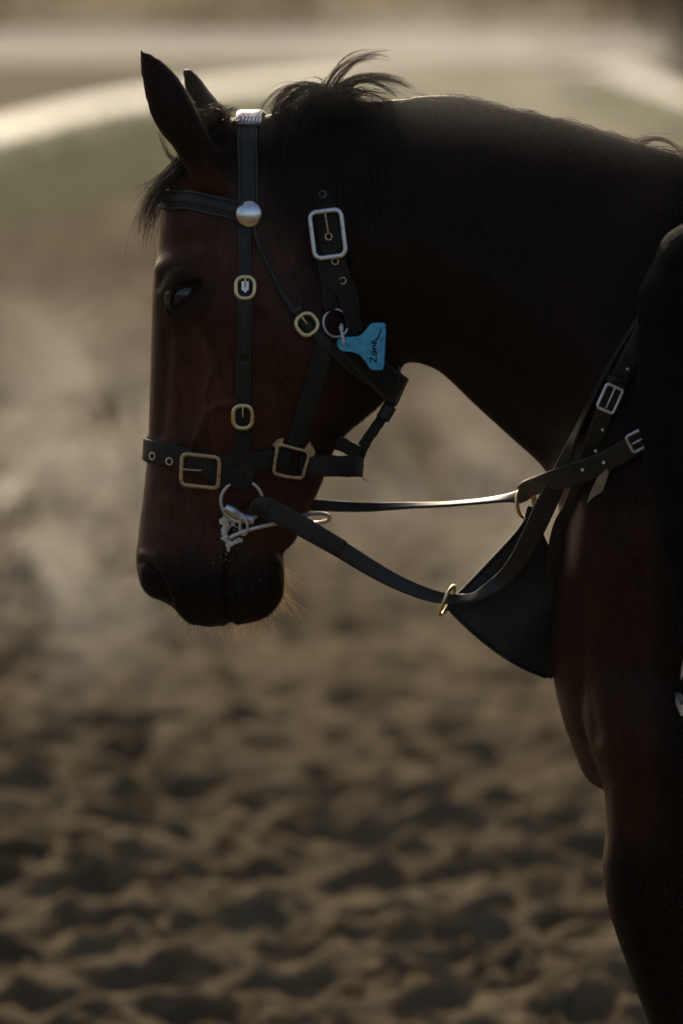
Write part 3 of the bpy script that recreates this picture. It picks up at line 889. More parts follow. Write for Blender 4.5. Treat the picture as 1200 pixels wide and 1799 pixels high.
def build_fur():
    cen = PV[tri].mean(1); q = to_px(cen)
    sel = ((q[:, 0] < 1260) & (q[:, 1] < 1860)).astype(float)
    sel *= np.where(((q[:, 0] - 312) / 36) ** 2 + ((q[:, 1] - 527) / 34) ** 2 < 1, 0, 1)
    sel *= np.where(q[:, 0] < 720, 1.6, 1.0)
    n = 220000
    P, N = surf_sample(n, sel)
    q = to_px(P)
    head = smooth01((700 - q[:, 0]) / 120)[:, None]
    flow = head * np.array([0.12, 0, -1.0]) + (1 - head) * np.array([0.6, 0, -0.8])
    flow = flow + rng.normal(0, 0.22, (n, 3))
    T = unit(flow - N * np.sum(flow * N, 1, keepdims=True))
    jaw = np.exp(-0.5 * (seg_d(q, [(470, 1090), (498, 1000), (570, 840), (600, 765), (700, 650), (740, 634)]) / 26) ** 2)
    crest = np.exp(-0.5 * (seg_d(q, [(690, 172), (790, 164), (1010, 214), (1200, 270)]) / 16) ** 2)
    ln = (rng.uniform(0.0020, 0.0045, n) + 0.005 * jaw * rng.random(n) + 0.004 * crest * rng.random(n))[:, None]
    lift = rng.uniform(0.12, 0.5, (n, 1))
    mid = P + T * ln * 0.5 + N * ln * lift * 0.6
    tip = P + T * ln + N * ln * lift * 0.8
    w = unit(np.cross(T, N)) * rng.uniform(0.00012, 0.00022, (n, 1))
    V = np.stack([P - w - N * .0003, P + w - N * .0003, mid + w * .7, mid - w * .7, tip], 1).reshape(-1, 3)
    b = (np.arange(n) * 5)[:, None]
    F = np.concatenate([b + np.array([0, 1, 2]), b + np.array([0, 2, 3]), b + np.array([3, 2, 4])])
    o = fast_mesh('coat_hair', V, F, MATS['fur'], horse_root)
    tag(o, kind='stuff')
build_fur()
def arc_hair(px_pts, y0, y1, n, spread, jit, k=12, taper_jit=0.15):
    """a lock: n strands around a traced curve, fanning towards the tip"""
    base = catmull([list(p) for p in px_pts], 40)
    u0 = np.linspace(0, 1, 40); t = np.linspace(0, 1, k)
    out = []
    nl = max(1, n // 11)
    locks = [(rng.normal(0, spread[0], 2), rng.normal(0, spread[1], 2), 1 - taper_jit * rng.random(), rng.normal(0, .008), rng.normal(0, .02)) for _ in range(nl)]
    for i_ in range(n):
        lk = locks[i_ % nl] if rng.random() > .12 else (rng.normal(0, spread[0] * 1.3, 2), rng.normal(0, spread[1] * 1.6, 2), 1, 0, 0)
        j0 = lk[0] + rng.normal(0, spread[0] * .35, 2); j1 = lk[1] + rng.normal(0, spread[1] * .16, 2); ln = lk[2] * (1 - .12 * rng.random())
        cv = np.stack([np.interp(t * ln, u0, base[:, 0]), np.interp(t * ln, u0, base[:, 1])], 1)
        q = cv + j0[None] * (1 - t)[:, None] + j1[None] * (t ** 1.5)[:, None] + np.cumsum(rng.normal(0, jit, (k, 2)), 0)
        dy0, dy1 = lk[3] + rng.normal(0, .003), lk[4] + rng.normal(0, .003)
        out.append(at_many(q, y0 + dy0 + (y1 + dy1 - y0 - dy0) * t))
    return out
def surf_hair(px0, py0, px1, py1, k=12, lift=0.004, y_top=None, wave=5):
    ph = rng.random() * 6; out = []
    for i in range(k):
        t = i / (k - 1)
        x = px0 + (px1 - px0) * t + wave * math.sin(ph + t * 5) * t; y = py0 + (py1 - py0) * t
        p, n_, ok = hit_px(x, y, -0.02)
        out.append(p + np.array([0, -lift * (0.6 + rng.random() * .3), 0]) + n_ * lift)
    out = np.array(out)
    out[:, 1] = np.convolve(np.pad(out[:, 1], 2, mode='edge'), np.ones(5) / 5, 'valid')
    return out
def build_mane():
    c = []
    # hanging part of the mane on the near side
    for _ in range(1500):
        x0 = rng.uniform(468, 690); y0 = np.interp(x0, [468, 500, 560, 620, 690], [222, 196, 182, 178, 180]) + rng.uniform(0, 14)
        L = rng.uniform(70, 235) * (1.0 if x0 < 640 else 0.6)
        c.append(surf_hair(x0, y0, x0 + rng.normal(4, 12) + 0.05 * L, y0 + L, lift=rng.uniform(.002, .009)))
    # top tuft: arcs thrown back and forward
    c += arc_hair([(560, 190), (572, 160), (590, 128), (615, 106), (645, 97), (672, 98)], -.005, -.01, 60, (5, 5), .5)
    c += arc_hair([(565, 185), (582, 160), (598, 135), (622, 112), (650, 100), (690, 100)], -.005, -.01, 14, (5, 7), .6)
    c += arc_hair([(575, 190), (590, 165), (612, 146), (645, 136), (680, 138), (705, 147), (728, 160)], -.01, -.02, 110, (6, 5), .5)
    c += arc_hair([(578, 188), (600, 158), (630, 143), (664, 146), (690, 158), (706, 172)], -.02, -.03, 60, (6, 6), .5)
    c += arc_hair([(568, 186), (586, 150), (604, 124), (628, 104), (662, 95), (688, 103)], -.01, -.02, 26, (4, 4), .5)
    c += arc_hair([(590, 195), (610, 170), (640, 160), (672, 165), (700, 172)], -.01, -.02, 60, (8, 8), .6)
    c += arc_hair([(580, 185), (562, 160), (535, 150), (510, 158), (490, 175), (474, 200)], -.01, -.03, 130, (7, 8), .5)
    c += arc_hair([(570, 180), (550, 160), (520, 160), (496, 175), (480, 205), (470, 240)], -.015, -.04, 140, (8, 10), .5)
    c += arc_hair([(585, 180), (575, 160), (560, 138), (545, 132)], -.01, -.01, 10, (6, 10), .6)
    c += arc_hair([(600, 185), (560, 165), (520, 180), (500, 210), (490, 260)], -.03, -.06, 220, (14, 16), .6)
    c += arc_hair([(640, 190), (600, 170), (560, 175), (530, 205), (520, 260)], -.03, -.06, 200, (14, 18), .6)
    # wisps along the crest by the withers
    c += arc_hair([(1120, 262), (1150, 250), (1180, 252), (1215, 268)], 0, -.01, 30, (8, 9), .5)
    c += arc_hair([(1160, 275), (1190, 282), (1198, 310), (1194, 345)], -.02, -.05, 14, (6, 8), .5)
    for x in rng.uniform(690, 1200, 420):
        y = np.interp(x, [690, 740, 790, 830, 900, 1010, 1120, 1220], [174, 167, 164, 173, 190, 216, 250, 274])
        c += arc_hair([(x, y + 10), (x + 15, y + 6), (x + 32, y + 11), (x + 48, y + 20)], 0, -.01, 1, (5, 2.6), .3)
    strands('mane', c, rng.uniform(.00018, .00042, len(c)), MATS['mane'], horse_root)
    f = []
    f += arc_hair([(395, 205), (350, 250), (320, 290), (292, 320), (268, 360), (258, 400), (262, 440)], -.02, -.015, 230, (9, 12), 1.4)
    f += arc_hair([(385, 215), (340, 265), (312, 300), (285, 325), (262, 352), (248, 385)], 0, 0, 200, (10, 11), 1.4, taper_jit=.35)
    f += arc_hair([(380, 220), (345, 270), (318, 310), (300, 350), (282, 390), (270, 430)], .01, .0, 130, (10, 8), 1.0, taper_jit=.35)
    f += arc_hair([(330, 270), (305, 285), (290, 260), (283, 235), (281, 222)], -.04, -.04, 10, (6, 5), .8)
    f += arc_hair([(320, 290), (300, 270), (287, 250), (278, 232)], -.05, -.05, 8, (8, 5), .8)
    f += arc_hair([(400, 215), (410, 205), (425, 205), (440, 215)], -.02, -.03, 40, (12, 10), .8)
    f += arc_hair([(370, 205), (385, 195), (400, 200), (412, 220)], -.03, -.04, 60, (12, 10), .8)
    strands('forelock', f, rng.uniform(.00018, .0004, len(f)), MATS['mane'], horse_root)
    # ear fringe
    e = []
    for _ in range(160):
        t = rng.random(); x = np.interp(t, [0, .3, .6, 1], [322, 345, 362, 378]); y = np.interp(t, [0, .3, .6, 1], [158, 185, 200, 205])
        e += arc_hair([(x, y), (x + rng.uniform(-6, 8), y + 4), (x + rng.uniform(-4, 16), y + rng.uniform(6, 20))], -.03, -.03, 1, (3, 3), .5, k=6)
    strands('ear_fringe', e, rng.uniform(.00012, .0002, len(e)), MATS['mane'], horse_root)
    w = []
    for _ in range(75):
        x0 = rng.uniform(285, 500)
        if rng.random() < .45: x0 = rng.uniform(410, 500)
        y0 = np.interp(x0, [285, 325, 365, 400, 440, 470, 490, 500], [1060, 1088, 1102, 1100, 1094, 1082, 1062, 1035])
        yy = rng.uniform(-.035, .035)
        L = rng.uniform(10, 42) * (1.5 if rng.random() < .15 else 1)
        a = R(90 + (x0 - 400) * -0.35 + rng.normal(0, 16))
        d = np.array([math.cos(a), math.sin(a)])
        cv = rng.normal(0, 3)
        w.append([at(x0 + d[0] * L * t + cv * t * t, y0 - 5 + d[1] * (L + 5) * t, yy * (1 - .3 * t) + .035) for t in np.linspace(0, 1, 7)])
    for _ in range(26):
        x0, y0 = rng.uniform(490, 500), rng.uniform(985, 1055)
        L = rng.uniform(20, 70); a = R(rng.uniform(15, 70)); d = (math.cos(a), math.sin(a))
        w.append([at(x0 + d[0] * L * t, y0 + d[1] * L * t + 4 * t * t, .03) for t in np.linspace(0, 1, 7)])
    lash = []
    for _ in range(60):
        t = rng.random(); x = np.interp(t, [0, .4, 1], [292, 314, 342]); y = np.interp(t, [0, .4, 1], [516, 500, 499])
        p = hit_px(x, y)[0]; L = rng.uniform(.006, .013)
        dv_ = np.array([-.35 + .3 * rng.random(), -.85, -.25 + rng.normal(0, .15)])
        lash.append([p + dv_ * L * s_ + np.array([0, 0, -.4 * L * s_ * s_]) for s_ in np.linspace(0, 1, 7)])
    strands('eyelashes', lash, .00012, MATS['mane'], horse_root)
    tag(strands('whiskers', w, rng.uniform(.00013, .00024, len(w)), MATS['whisker'], horse_root), kind='stuff')
    for o_ in horse_root.children:
        if o_.name.split('.')[0] in ('mane', 'forelock', 'ear_fringe', 'eyelashes'): tag(o_, kind='stuff')
build_mane()
# ------------------------------------------------------------------ tack helpers
FRONT = np.array([-math.cos(YAW), math.sin(YAW), 0]); NEAR = np.array([-math.sin(YAW), -math.cos(YAW), 0])
def head_cast(cx, py, ang):
    """point on the head skin seen from its own axis; 0 = front of the face, 90 = near side, 180 = jaw"""
    M = at(cx, py); M[1] = ymid(np.array([M[0]]))[0]
    d = FRONT * math.cos(R(ang)) + NEAR * math.sin(R(ang))
    h = bvh.ray_cast(Vector(M + d * 0.45), Vector(-d))
    return (np.array(h[0]), np.array(h[1])) if h[0] is not None else (M + d * .06, d)
def top_cast(px, py):
    M = at(px, py); M[1] = ymid(np.array([M[0]]))[0]
    h = bvh.ray_cast(Vector((M[0], M[1], M[2] + 0.4)), Vector((0, 0, -1)))
    return np.array(h[0]), np.array(h[1])
def mirror(P, is_dir=False):
    P = np.array(P, float); c = np.array([X0, 0, 0])
    if is_dir: return P - 2 * (P @ NEAR)[:, None] * NEAR[None]
    return P - 2 * (((P - c) @ NEAR))[:, None] * NEAR[None]
def hits(pxs):
    a = [frame_px(x, y, 7)[:2] for x, y in pxs]
    return np.array([p for p, n in a]), np.array([n for p, n in a])
def box_smooth(A, k):
    if k < 3: return A
    return np.stack([np.convolve(np.pad(A[:, j], k // 2, mode='edge'), np.ones(k) / k, 'valid') for j in range(A.shape[1])], 1)

FLAT = [(-.5, .35), (-.47, .8), (-.40, 1), (-.2, 1), (0, 1), (.2, 1), (.40, 1), (.47, .8), (.5, .35)]
ROLLED = [(-.5, .3), (-.47, .9), (-.42, 1.0), (-.37, .55), (-.33, .95), (-.27, .9), (-.23, .6), (-.18, 1.25), (-.08, 1.5), (.06, 1.6), (.18, 1.45), (.25, 1.15), (.30, .6), (.36, .95), (.42, .95), (.47, .8), (.5, .3)]
def strap(name, P, N, width, thick, mat, parent, lift=0.0008, conform=0.8, prof=FLAT, step=0.004, fray=0.0, sm=7, point_end=False):
    P = np.asarray(P, float); N = np.asarray(N, float)
    L = np.sum(np.linalg.norm(np.diff(P, axis=0), axis=1)); n = max(6, int(L / step))
    A = catmull(np.hstack([P, N]), n)
    P, N = A[:, :3], unit(box_smooth(A[:, 3:], sm))
    T = unit(np.gradient(box_smooth(P, 3), axis=0))
    N = unit(N - T * np.sum(N * T, 1, keepdims=True)); Sd = np.cross(T, N)
    m = len(prof); H = np.zeros((n, m))
    w = np.broadcast_to(np.interp(np.linspace(0, 1, n), np.linspace(0, 1, len(np.atleast_1d(width))), np.atleast_1d(width)), (n,)).copy()
    if point_end:
        d = np.cumsum(np.concatenate([[0], np.linalg.norm(np.diff(P, axis=0), axis=1)])); d = d[-1] - d
        w *= np.clip(np.sqrt(np.clip(d / 0.008, 0.08, 1)), 0, 1)
    if conform:
        for i in range(n):
            for j, (o, h) in enumerate(prof):
                q = P[i] + Sd[i] * o * w[i]
                r_ = bvh.ray_cast(Vector(q + N[i] * 0.04), Vector(-N[i]), 0.08)
                H[i, j] = np.clip(0.04 - r_[3], -0.010, 0.014) if r_[0] is not None else -0.006
        k = 5
        H = box_smooth(H, 9)
        Hs = np.stack([np.convolve(np.pad(H[i], 2, mode='edge'), np.ones(5) / 5, 'valid') for i in range(n)])
        H = np.maximum(H * .4 + Hs * .6, H - 0.0005) * conform
        C = np.max(H, axis=1, keepdims=True); H = C * 0.35 + H * 0.65
        H = box_smooth(H, 5)
    V = np.zeros((n, 2 * m, 3)); UVs = np.zeros((n, 2 * m, 2))
    ll = np.concatenate([[0], np.cumsum(np.linalg.norm(np.diff(P, axis=0), axis=1))])
    for j, (o, h) in enumerate(prof):
        e = rng.normal(0, fray, n)[:, None] if fray and j in (0, m - 1) else 0
        V[:, j] = P + Sd * (o * w)[:, None] + N * (H[:, j] + lift + thick * h)[:, None] + Sd * e
        V[:, 2 * m - 1 - j] = P + Sd * (o * w)[:, None] + N * (H[:, j] + lift - 0.0012)[:, None] + Sd * e
        UVs[:, j] = np.stack([ll, np.full(n, o + .5)], 1); UVs[:, 2 * m - 1 - j] = UVs[:, j]
    K = 2 * m; F = []
    for i in range(n - 1):
        for k in range(K):
            k2 = (k + 1) % K
            F.append((i * K + k, i * K + k2, (i + 1) * K + k2, (i + 1) * K + k))
    F.append(tuple(range(K))[::-1]); F.append(tuple((n - 1) * K + k for k in range(K)))
    return mesh_obj(name, V.reshape(-1, 3), F, mat, parent, uvs=UVs.reshape(-1, 2))
def strap_px(name, pxs, width, thick, mat, parent, **kw):
    P, N = hits(pxs)
    return strap(name, P, N, width, thick, mat, parent, **kw)
def px_free(pts):
    P = np.array([at(*p) for p in pts]); return P, np.tile(np.array([0, -1.0, 0]), (len(P), 1))
def rrect(w, h, r, k=5):
    out = []
    for cx, cy, a0 in ((w / 2 - r, h / 2 - r, 0), (-w / 2 + r, h / 2 - r, 90), (-w / 2 + r, -h / 2 + r, 180), (w / 2 - r, -h / 2 + r, 270)):
        for i in range(k):
            a = R(a0 + 90 * i / (k - 1)); out.append((cx + r * math.cos(a), cy + r * math.sin(a)))
    return np.array(out)
class Fr:
    """a flat local frame on the skin, rotated by rot degrees in its plane, raised by lift"""
    def __init__(s, px, py, rot=0, lift=0.006, face=0.5, r=10):
        p, n, a, b = frame_px(px, py, r)
        n = unit(n * (1 - face) + np.array([0, -1.0, 0.1]) * face)
        a = unit(a - n * (a @ n)); b = np.cross(n, a)
        c, q = math.cos(R(rot)), math.sin(R(rot))
        s.a, s.b, s.n = a * c + b * q, b * c - a * q, n
        s.o = p + n * lift
    def __call__(s, pts, z=0.0):
        pts = np.atleast_2d(pts)
        zz = pts[:, 2:3] if pts.shape[1] > 2 else np.full((len(pts), 1), z)
        return s.o + pts[:, :1] * s.a + pts[:, 1:2] * s.b + zz * s.n
def flat_ring(name, fr, pts, rw, rh, mat, parent, sides=10, z=0.0):
    """closed wire along local points with an oval section (rw across, rh high)"""
    pts = np.asarray(pts, float); m = len(pts)
    T = unit(np.roll(pts, -1, 0) - np.roll(pts, 1, 0)); Nn = np.stack([T[:, 1], -T[:, 0]], 1)
    a = np.linspace(0, 2 * np.pi, sides, endpoint=False); V = []
    for i in range(m):
        for t in a:
            V.append((pts[i, 0] + Nn[i, 0] * rw * math.cos(t), pts[i, 1] + Nn[i, 1] * rw * math.cos(t), z + rh * math.sin(t)))
    F = [(i * sides + k, i * sides + (k + 1) % sides, ((i + 1) % m) * sides + (k + 1) % sides, ((i + 1) % m) * sides + k) for i in range(m) for k in range(sides)]
    return mesh_obj(name, fr(np.array(V)), F, mat, parent)
def circle(r, n=28, rx=1.0):
    a = np.linspace(0, 2 * np.pi, n, endpoint=False); return np.stack([r * rx * np.cos(a), r * np.sin(a)], 1)
def disc(name, fr, r, mat, parent, z=0.0, n=18, h=0.0004):
    c = circle(r, n); V = [(*p, z) for p in c] + [(*p, z + h) for p in c]
    F = [tuple(range(n, 2 * n))] + [(i, (i + 1) % n, n + (i + 1) % n, n + i) for i in range(n)]
    return mesh_obj(name, fr(np.array(V)), F, mat, parent, smooth=False)
def grommet(px, py, parent, lift, r=0.0038, mat='brass'):
    fr = Fr(px, py, 0, lift, face=.3)
    g = flat_ring('grommet', fr, circle(r, 20), 0.0010, 0.0008, MATS[mat], parent, sides=8)
    disc('hole', fr, r * .85, MATS['hole_black'], g, z=-0.0002)
PX = 1 / 1500.0

# ------------------------------------------------------------------ halter
halter = empty('halter', at(560, 620))
tag(halter, 'black webbing halter with silver crown buckle and worn brass fittings', 'halter')
WEB, DWEB, LEA, REIN = MATS['webbing'], MATS['dark_webbing'], MATS['leather'], MATS['rein_leather']
# crown strap from the ring over the poll to the far ring
P, N = hits([(608, 560), (600, 510), (591, 462), (581, 415), (573, 378), (568, 343), (566, 300), (563, 250)])
tp, tn = top_cast(555, 190)
Pm, Nm = mirror(P[::-1]), mirror(N[::-1], True)
strap('crown_strap', np.vstack([P[2:], tp[None], Pm[:-2]]), np.vstack([N[2:], tn[None], Nm[:-2]]), .0235, .0022, WEB, halter, lift=.003)
strap_px('strap_tail', [(570, 362), (581, 412), (590, 455), (600, 500), (609, 540), (619, 585)], .0265, .0022, WEB, halter, lift=.0055, fray=.0002)
strap_px('under_strap', [(572, 455), (577, 500), (581, 548)], .022, .002, DWEB, halter, lift=.0015)
fr = Fr(578, 411, 8, .0115, face=.55)
bk = flat_ring('crown_buckle', fr, rrect(55 * PX, 80 * PX, 12 * PX, 7), .0030, .0022, MATS['worn_nickel'], halter)
tube('prong', fr(np.array([(0, .0268, .001), (0.0005, .015, .0022), (.001, .0, .0006)])), .0013, MATS['old_brass'], bk)
for x, y in ((567, 343), (580, 415), (591, 457), (603, 491)): grommet(x, y, halter, .0088 if y > 350 else .006)
fr = Fr(589, 568, 0, .0015, face=.3)
flat_ring('side_ring', fr, circle(24 * PX, 32), .0018, .0018, MATS['steel'], halter)
# cheek strap of the halter
strap_px('cheek_strap', [(572, 600), (563, 630), (546, 690), (530, 740), (517, 782)], .0225, .0026, WEB, halter, lift=.0015)
# noseband: front wrap, buckle, tail
Pn, Nn = [], []
for a in range(-70, 71, 10):
    p, n_ = head_cast(410, np.interp(abs(a), [0, 40, 70], [792, 797, 812]), a); Pn.append(p); Nn.append(n_)
P2, N2 = hits([(345, 822), (385, 830), (420, 838), (444, 843)])
strap('noseband', np.vstack([Pn, P2[1:]]), np.vstack([Nn, N2[1:]]), .0272, .0026, WEB, halter, lift=.0035, fray=.0002)
strap_px('noseband', [(372, 822), (400, 818), (440, 812), (480, 806), (512, 806)], .0245, .0024, DWEB, halter, lift=.0015)
Pf, Nf = hits([(345, 820), (390, 818), (440, 812), (480, 806), (512, 806), (540, 815)])
strap('noseband', mirror(Pf), mirror(Nf, True), .025, .0024, DWEB, halter, lift=.0015)
fr = Fr(357, 825, -5, .0105, face=.25)
bk = flat_ring('nose_buckle', fr, rrect(69 * PX, 55 * PX, 10 * PX, 7), .0026, .0021, MATS['old_brass'], halter)
tube('prong', fr(np.array([(-.0225, 0, .001), (-.010, .0006, .0024), (.002, .001, .0008)])), .0011, MATS['old_brass'], bk)
for x, y in ((274, 801), (302, 810)): grommet(x, y, halter, .0068, r=.0040)
# square fitting joining cheek strap, noseband and chin strap
fr = Fr(509, 806, 0, .010, face=.5)
def lp(x, y): return ((x - 509) * PX, (806 - y) * PX)
sq = flat_ring('square_fitting', fr, np.array([lp(*p) for p in [(486, 776), (500, 781), (520, 786), (538, 790), (541, 794), (538, 806), (534, 822), (531, 833), (527, 837), (510, 836), (494, 833), (481, 829), (479, 824), (481, 808), (483, 792), (484, 780)]]), .0024, .0026, MATS['old_brass'], halter)
for tipx, pts in (('a', [(474, 778), (484, 768), (494, 766), (492, 780), (483, 786)]), ('b', [(532, 784), (541, 771), (551, 792), (546, 800), (536, 796)])):
    c = [lp(*p) for p in pts]; V = [(*p, -.002) for p in c] + [(*p, .0022) for p in c]; k = len(c)
    mesh_obj('lug', fr(np.array(V)), [tuple(range(k))[::-1], tuple(range(k, 2 * k))] + [(i, (i + 1) % k, k + (i + 1) % k, k + i) for i in range(k)], MATS['old_brass'], sq, smooth=False)
# chin strap: free behind the jaw, round to the far side
def free_strap(name, pts, width, thick, mat, parent, normals=None, **kw):
    P = np.array([at(*p) for p in pts])
    if normals is None:
        T = unit(np.gradient(P, axis=0)); N = np.cross(np.tile([0, 0, 1.0], (len(P), 1)), T)
        s = np.sign(np.sum(N * np.array([.5, -1, 0]), 1, keepdims=True)); N = unit(N) 
    else: N = np.array(normals, float)
    return strap(name, P, N, width, thick, mat, parent, conform=0, **kw)
s0 = hit_px(528, 815)[0]
free_strap('chin_strap', [(528, 816, s0[1] - .004), (560, 818, -.052), (600, 819, -.040), (624, 819, -.022), (633, 819, .005), (626, 819, .035), (600, 819, .055), (550, 818, .070)], .0245, .0026, DWEB, halter,
           normals=[(0, -1, 0), (.1, -1, 0), (.3, -1, 0), (.8, -.6, 0), (1, 0, 0), (.8, .6, 0), (.3, 1, 0), (.1, 1, 0)], fray=.0003)
# throat strap round the jaw
Pt, Nt = hits([(598, 590), (625, 620), (655, 648), (680, 672)])
tx = np.array([at(702, 686, -.012), at(706, 690, .012)]); tnn = np.array([(.8, -.5, -.5), (.8, .5, -.5)])
strap('throat_strap', np.vstack([Pt, tx]), np.vstack([Nt, tnn]), .036, .003, LEA, halter, lift=.002, conform=.5)
Pq, Nq = mirror(Pt[::-1]), mirror(Nt[::-1], True)
strap('throat_strap', np.vstack([tx[1:], Pq]), np.vstack([tnn[1:], Nq]), .036, .003, LEA, halter, lift=.002, conform=.5)
free_strap('connecting_strap', [(690, 694, -.008), (680, 722, -.006), (662, 748, -.004), (644, 774, -.002), (632, 800, 0), (630, 822, .002)], .0125, .003, DWEB, halter,
           normals=[(-.2, -1, 0)] * 6, fray=.0004)
free_strap('keeper', [(686, 712, -.012), (679, 724, -.012), (672, 736, -.012)], .0165, .004, LEA, halter, normals=[(-.1, -1, 0)] * 3)
free_strap('chin_tie', [(634, 798, -.010), (612, 786, -.016), (590, 776, -.024)], .016, .003, DWEB, halter, normals=[(-.2, -1, 0)] * 3, fray=.0004)
for i, (x, y) in enumerate(((631, 836), (633, 842))):
    tube('loose_thread', [at(x, y - 8, -.008), at(x + 6, y, -.008), at(x + 12 + 4 * i, y + 7, -.008)], .0003, DWEB, halter, sides=5)

# ------------------------------------------------------------------ bridle
bridle = empty('bridle', at(436, 380))
tag(bridle, 'black leather racing bridle with silver dome rosette and brass cheek buckles', 'bridle')
P, N = hits([(437, 385), (437, 340), (436, 300), (435, 262), (435, 235)])
tp, tn = top_cast(440, 207)
Pm, Nm = mirror(P[::-1]), mirror(N[::-1], True)
strap('headpiece', np.vstack([P, tp[None], Pm]), np.vstack([N, tn[None], Nm]), .0245, .0032, LEA, bridle, lift=.0012)
pa, na = hits([(436, 226)])
pl = strap('crown_plate', np.vstack([pa, tp[None] + [0, 0, 0.001], mirror(pa)]), np.vstack([na, tn[None], mirror(na, True)]), .030, .0035, MATS['plate'], bridle, lift=.0048, conform=.4)
for i in range(6):
    u = -0.010 + i * .0042
    q = pa[0] + np.array([u, 0.0, 0.0005]) + na[0] * .0098
    tube('engraved_mark', [q, q + np.array([.0012, .003, .0035]), q + np.array([.002, .006, .0055])], .0006, MATS['hole_black'], pl, sides=6)
# browband
P, N = hits([(424, 372), (395, 365), (365, 358), (335, 352)])
Pc, Nc = zip(*[head_cast(400, 349 if abs(a) < 40 else 350, a) for a in (52, 40, 28, 14, 0, -14, -28, -40, -52)])
Pm, Nm = mirror(P[::-1]), mirror(N[::-1], True)
strap('browband', np.vstack([P, Pc, Pm]), np.vstack([N, Nc, Nm]), .0235, .0032, LEA, bridle, lift=.001, prof=ROLLED)
# rosette
fr = Fr(439, 377, 0, .004, face=.6)
V, F = [], []
for i in range(11):
    a = (math.pi / 2) * i / 10
    for j in range(32):
        b = 2 * math.pi * j / 32; V.append((.0163 * math.sin(a) * math.cos(b), .0163 * math.sin(a) * math.sin(b), .0095 * math.cos(a)))
for i in range(10):
    for j in range(32): F.append((i * 32 + j, (i + 1) * 32 + j, (i + 1) * 32 + (j + 1) % 32, i * 32 + (j + 1) % 32))
ro = mesh_obj('rosette', fr(np.array(V)), F, MATS['polished_nickel'], bridle)
rv = np.array([v.co for v in ro.data.vertices]); mesh_obj('rosette', mirror(rv), [f[::-1] for f in F], MATS['polished_nickel'], bridle)
def both(name, pxs, width, thick, mat, parent, **kw):
    P, N = hits(pxs)
    a = strap(name, P, N, width, thick, mat, parent, **kw)
    strap(name, mirror(P), mirror(N, True), width, thick, mat, parent, **kw)
    return a
both('billet', [(430, 398), (431, 440), (432, 500), (431, 535)], .0145, .0026, LEA, bridle, lift=.0012)
both('cheekpiece', [(432, 512), (431, 560), (430, 620), (428, 700)], .0172, .003, LEA, bridle, lift=.0012)
strap_px('strap_end', [(431, 528), (430, 580), (430, 624)], .0150, .0028, LEA, bridle, lift=.0036, point_end=True)
strap_px('keeper', [(418, 642), (430, 643), (443, 644)], .0135, .003, LEA, bridle, lift=.0040, conform=.6)
both('lower_cheekpiece', [(428, 690), (427, 740), (425, 800), (426, 846)], .0185, .0028, DWEB, bridle, lift=.0012)
for x, y in ((430, 414), (431, 442), (432, 471)):
    fr = Fr(x, y, 0, .0050, face=.3); disc('punch_hole', fr, .0016, MATS['hole_black'], bridle)
def oval_buckle(px, py, w, h, rot, lift, mat='brass'):
    fr = Fr(px, py, rot, lift, face=.5)
    b = flat_ring('cheek_buckle', fr, rrect(w * PX, h * PX, min(w, h) * PX * .42, 8), .0026, .0020, MATS[mat], bridle)
    tube('prong', fr(np.array([(0, h * PX * .5, .0012), (0, h * PX * .28, .0024), (0, 0, .0012)])), .0012, MATS[mat], b)
    return fr, b
fr, b = oval_buckle(432, 506, 32, 37, 0, .0075)
V = np.array([(-.0042, .0070, .001), (.0042, .0075, .001), (.0042, -.003, .001), (.002, -.004, .001), (0, -.0065, .001), (-.002, -.004, .001), (-.0042, -.003, .001)])
V = np.vstack([V, V + [0, 0, .0012]]); k = 7
mesh_obj('worn_tip', fr(V), [tuple(range(k))[::-1], tuple(range(k, 2 * k))] + [(i, (i + 1) % k, k + (i + 1) % k, k + i) for i in range(k)], MATS['worn_nickel'], b, smooth=False)
oval_buckle(427, 730, 33, 40, 0, .0075)
# throatlatch
strap_px('throatlatch', [(446, 396), (456, 432), (474, 472), (496, 516), (518, 548)], [.0045, .0045, .005, .009], .004, LEA, bridle, lift=.001)
strap_px('throatlatch', [(518, 545), (540, 572), (572, 604), (610, 640), (645, 668)], .0115, .003, LEA, bridle, lift=.0012)
strap_px('keeper', [(511, 549), (520, 545), (529, 541)], .007, .003, MATS['helmet'], bridle, lift=.0035, conform=.5)
oval_buckle(538, 570, 35, 36, 35, .0075)

# bit
bit = empty('bit', at(425, 880)); tag(bit, 'steel loose ring bit at the mouth corner with chin loop', 'bit')
fr = Fr(425, 879, 0, .0065, face=.6)
flat_ring('bit_ring', fr, circle(36.5 * PX, 40), .0024, .0024, MATS['steel'], bit)
rg = bit.children[-1] if len(bit.children) else None
def lb(x, y, z=0): return ((x - 425) * PX, (879 - y) * PX, z)
tube('mouthpiece', fr(np.array([lb(396, 889, .001), lb(410, 897, .001), lb(428, 908, .0005), lb(446, 913, 0)])), [.0052, .0068, .0055, .0060, .0066], MATS['steel'], bit, sides=14)
tube('link', fr(np.array([lb(428, 905, .006), lb(434, 915, .009), lb(434, 930, .008), lb(428, 937, .005), lb(422, 930, .004), lb(423, 914, .004)])), .0020, MATS['steel'], bit, closed=True)
tube('chin_loop', fr(np.array([lb(404, 944, .001), lb(418, 936, .004), lb(440, 927, .007), (.030, -.0270, .007), (.055, -.0225, .004)])), .0027, MATS['steel'], bit)
tube('chin_loop', [at(498, 914, -.070), at(520, 909, -.066), at(548, 903, -.050), at(570, 903, -.030), at(579, 909, -.005), at(572, 916, .02), at(545, 921, .045), at(520, 925, .06)], .0026, MATS['steel'], bit)
fm = mirror(fr(np.hstack([circle(36.5 * PX, 40), np.zeros((40, 1))])))
tube('bit_ring', fm, .0024, MATS['steel'], bit, closed=True, n=80)

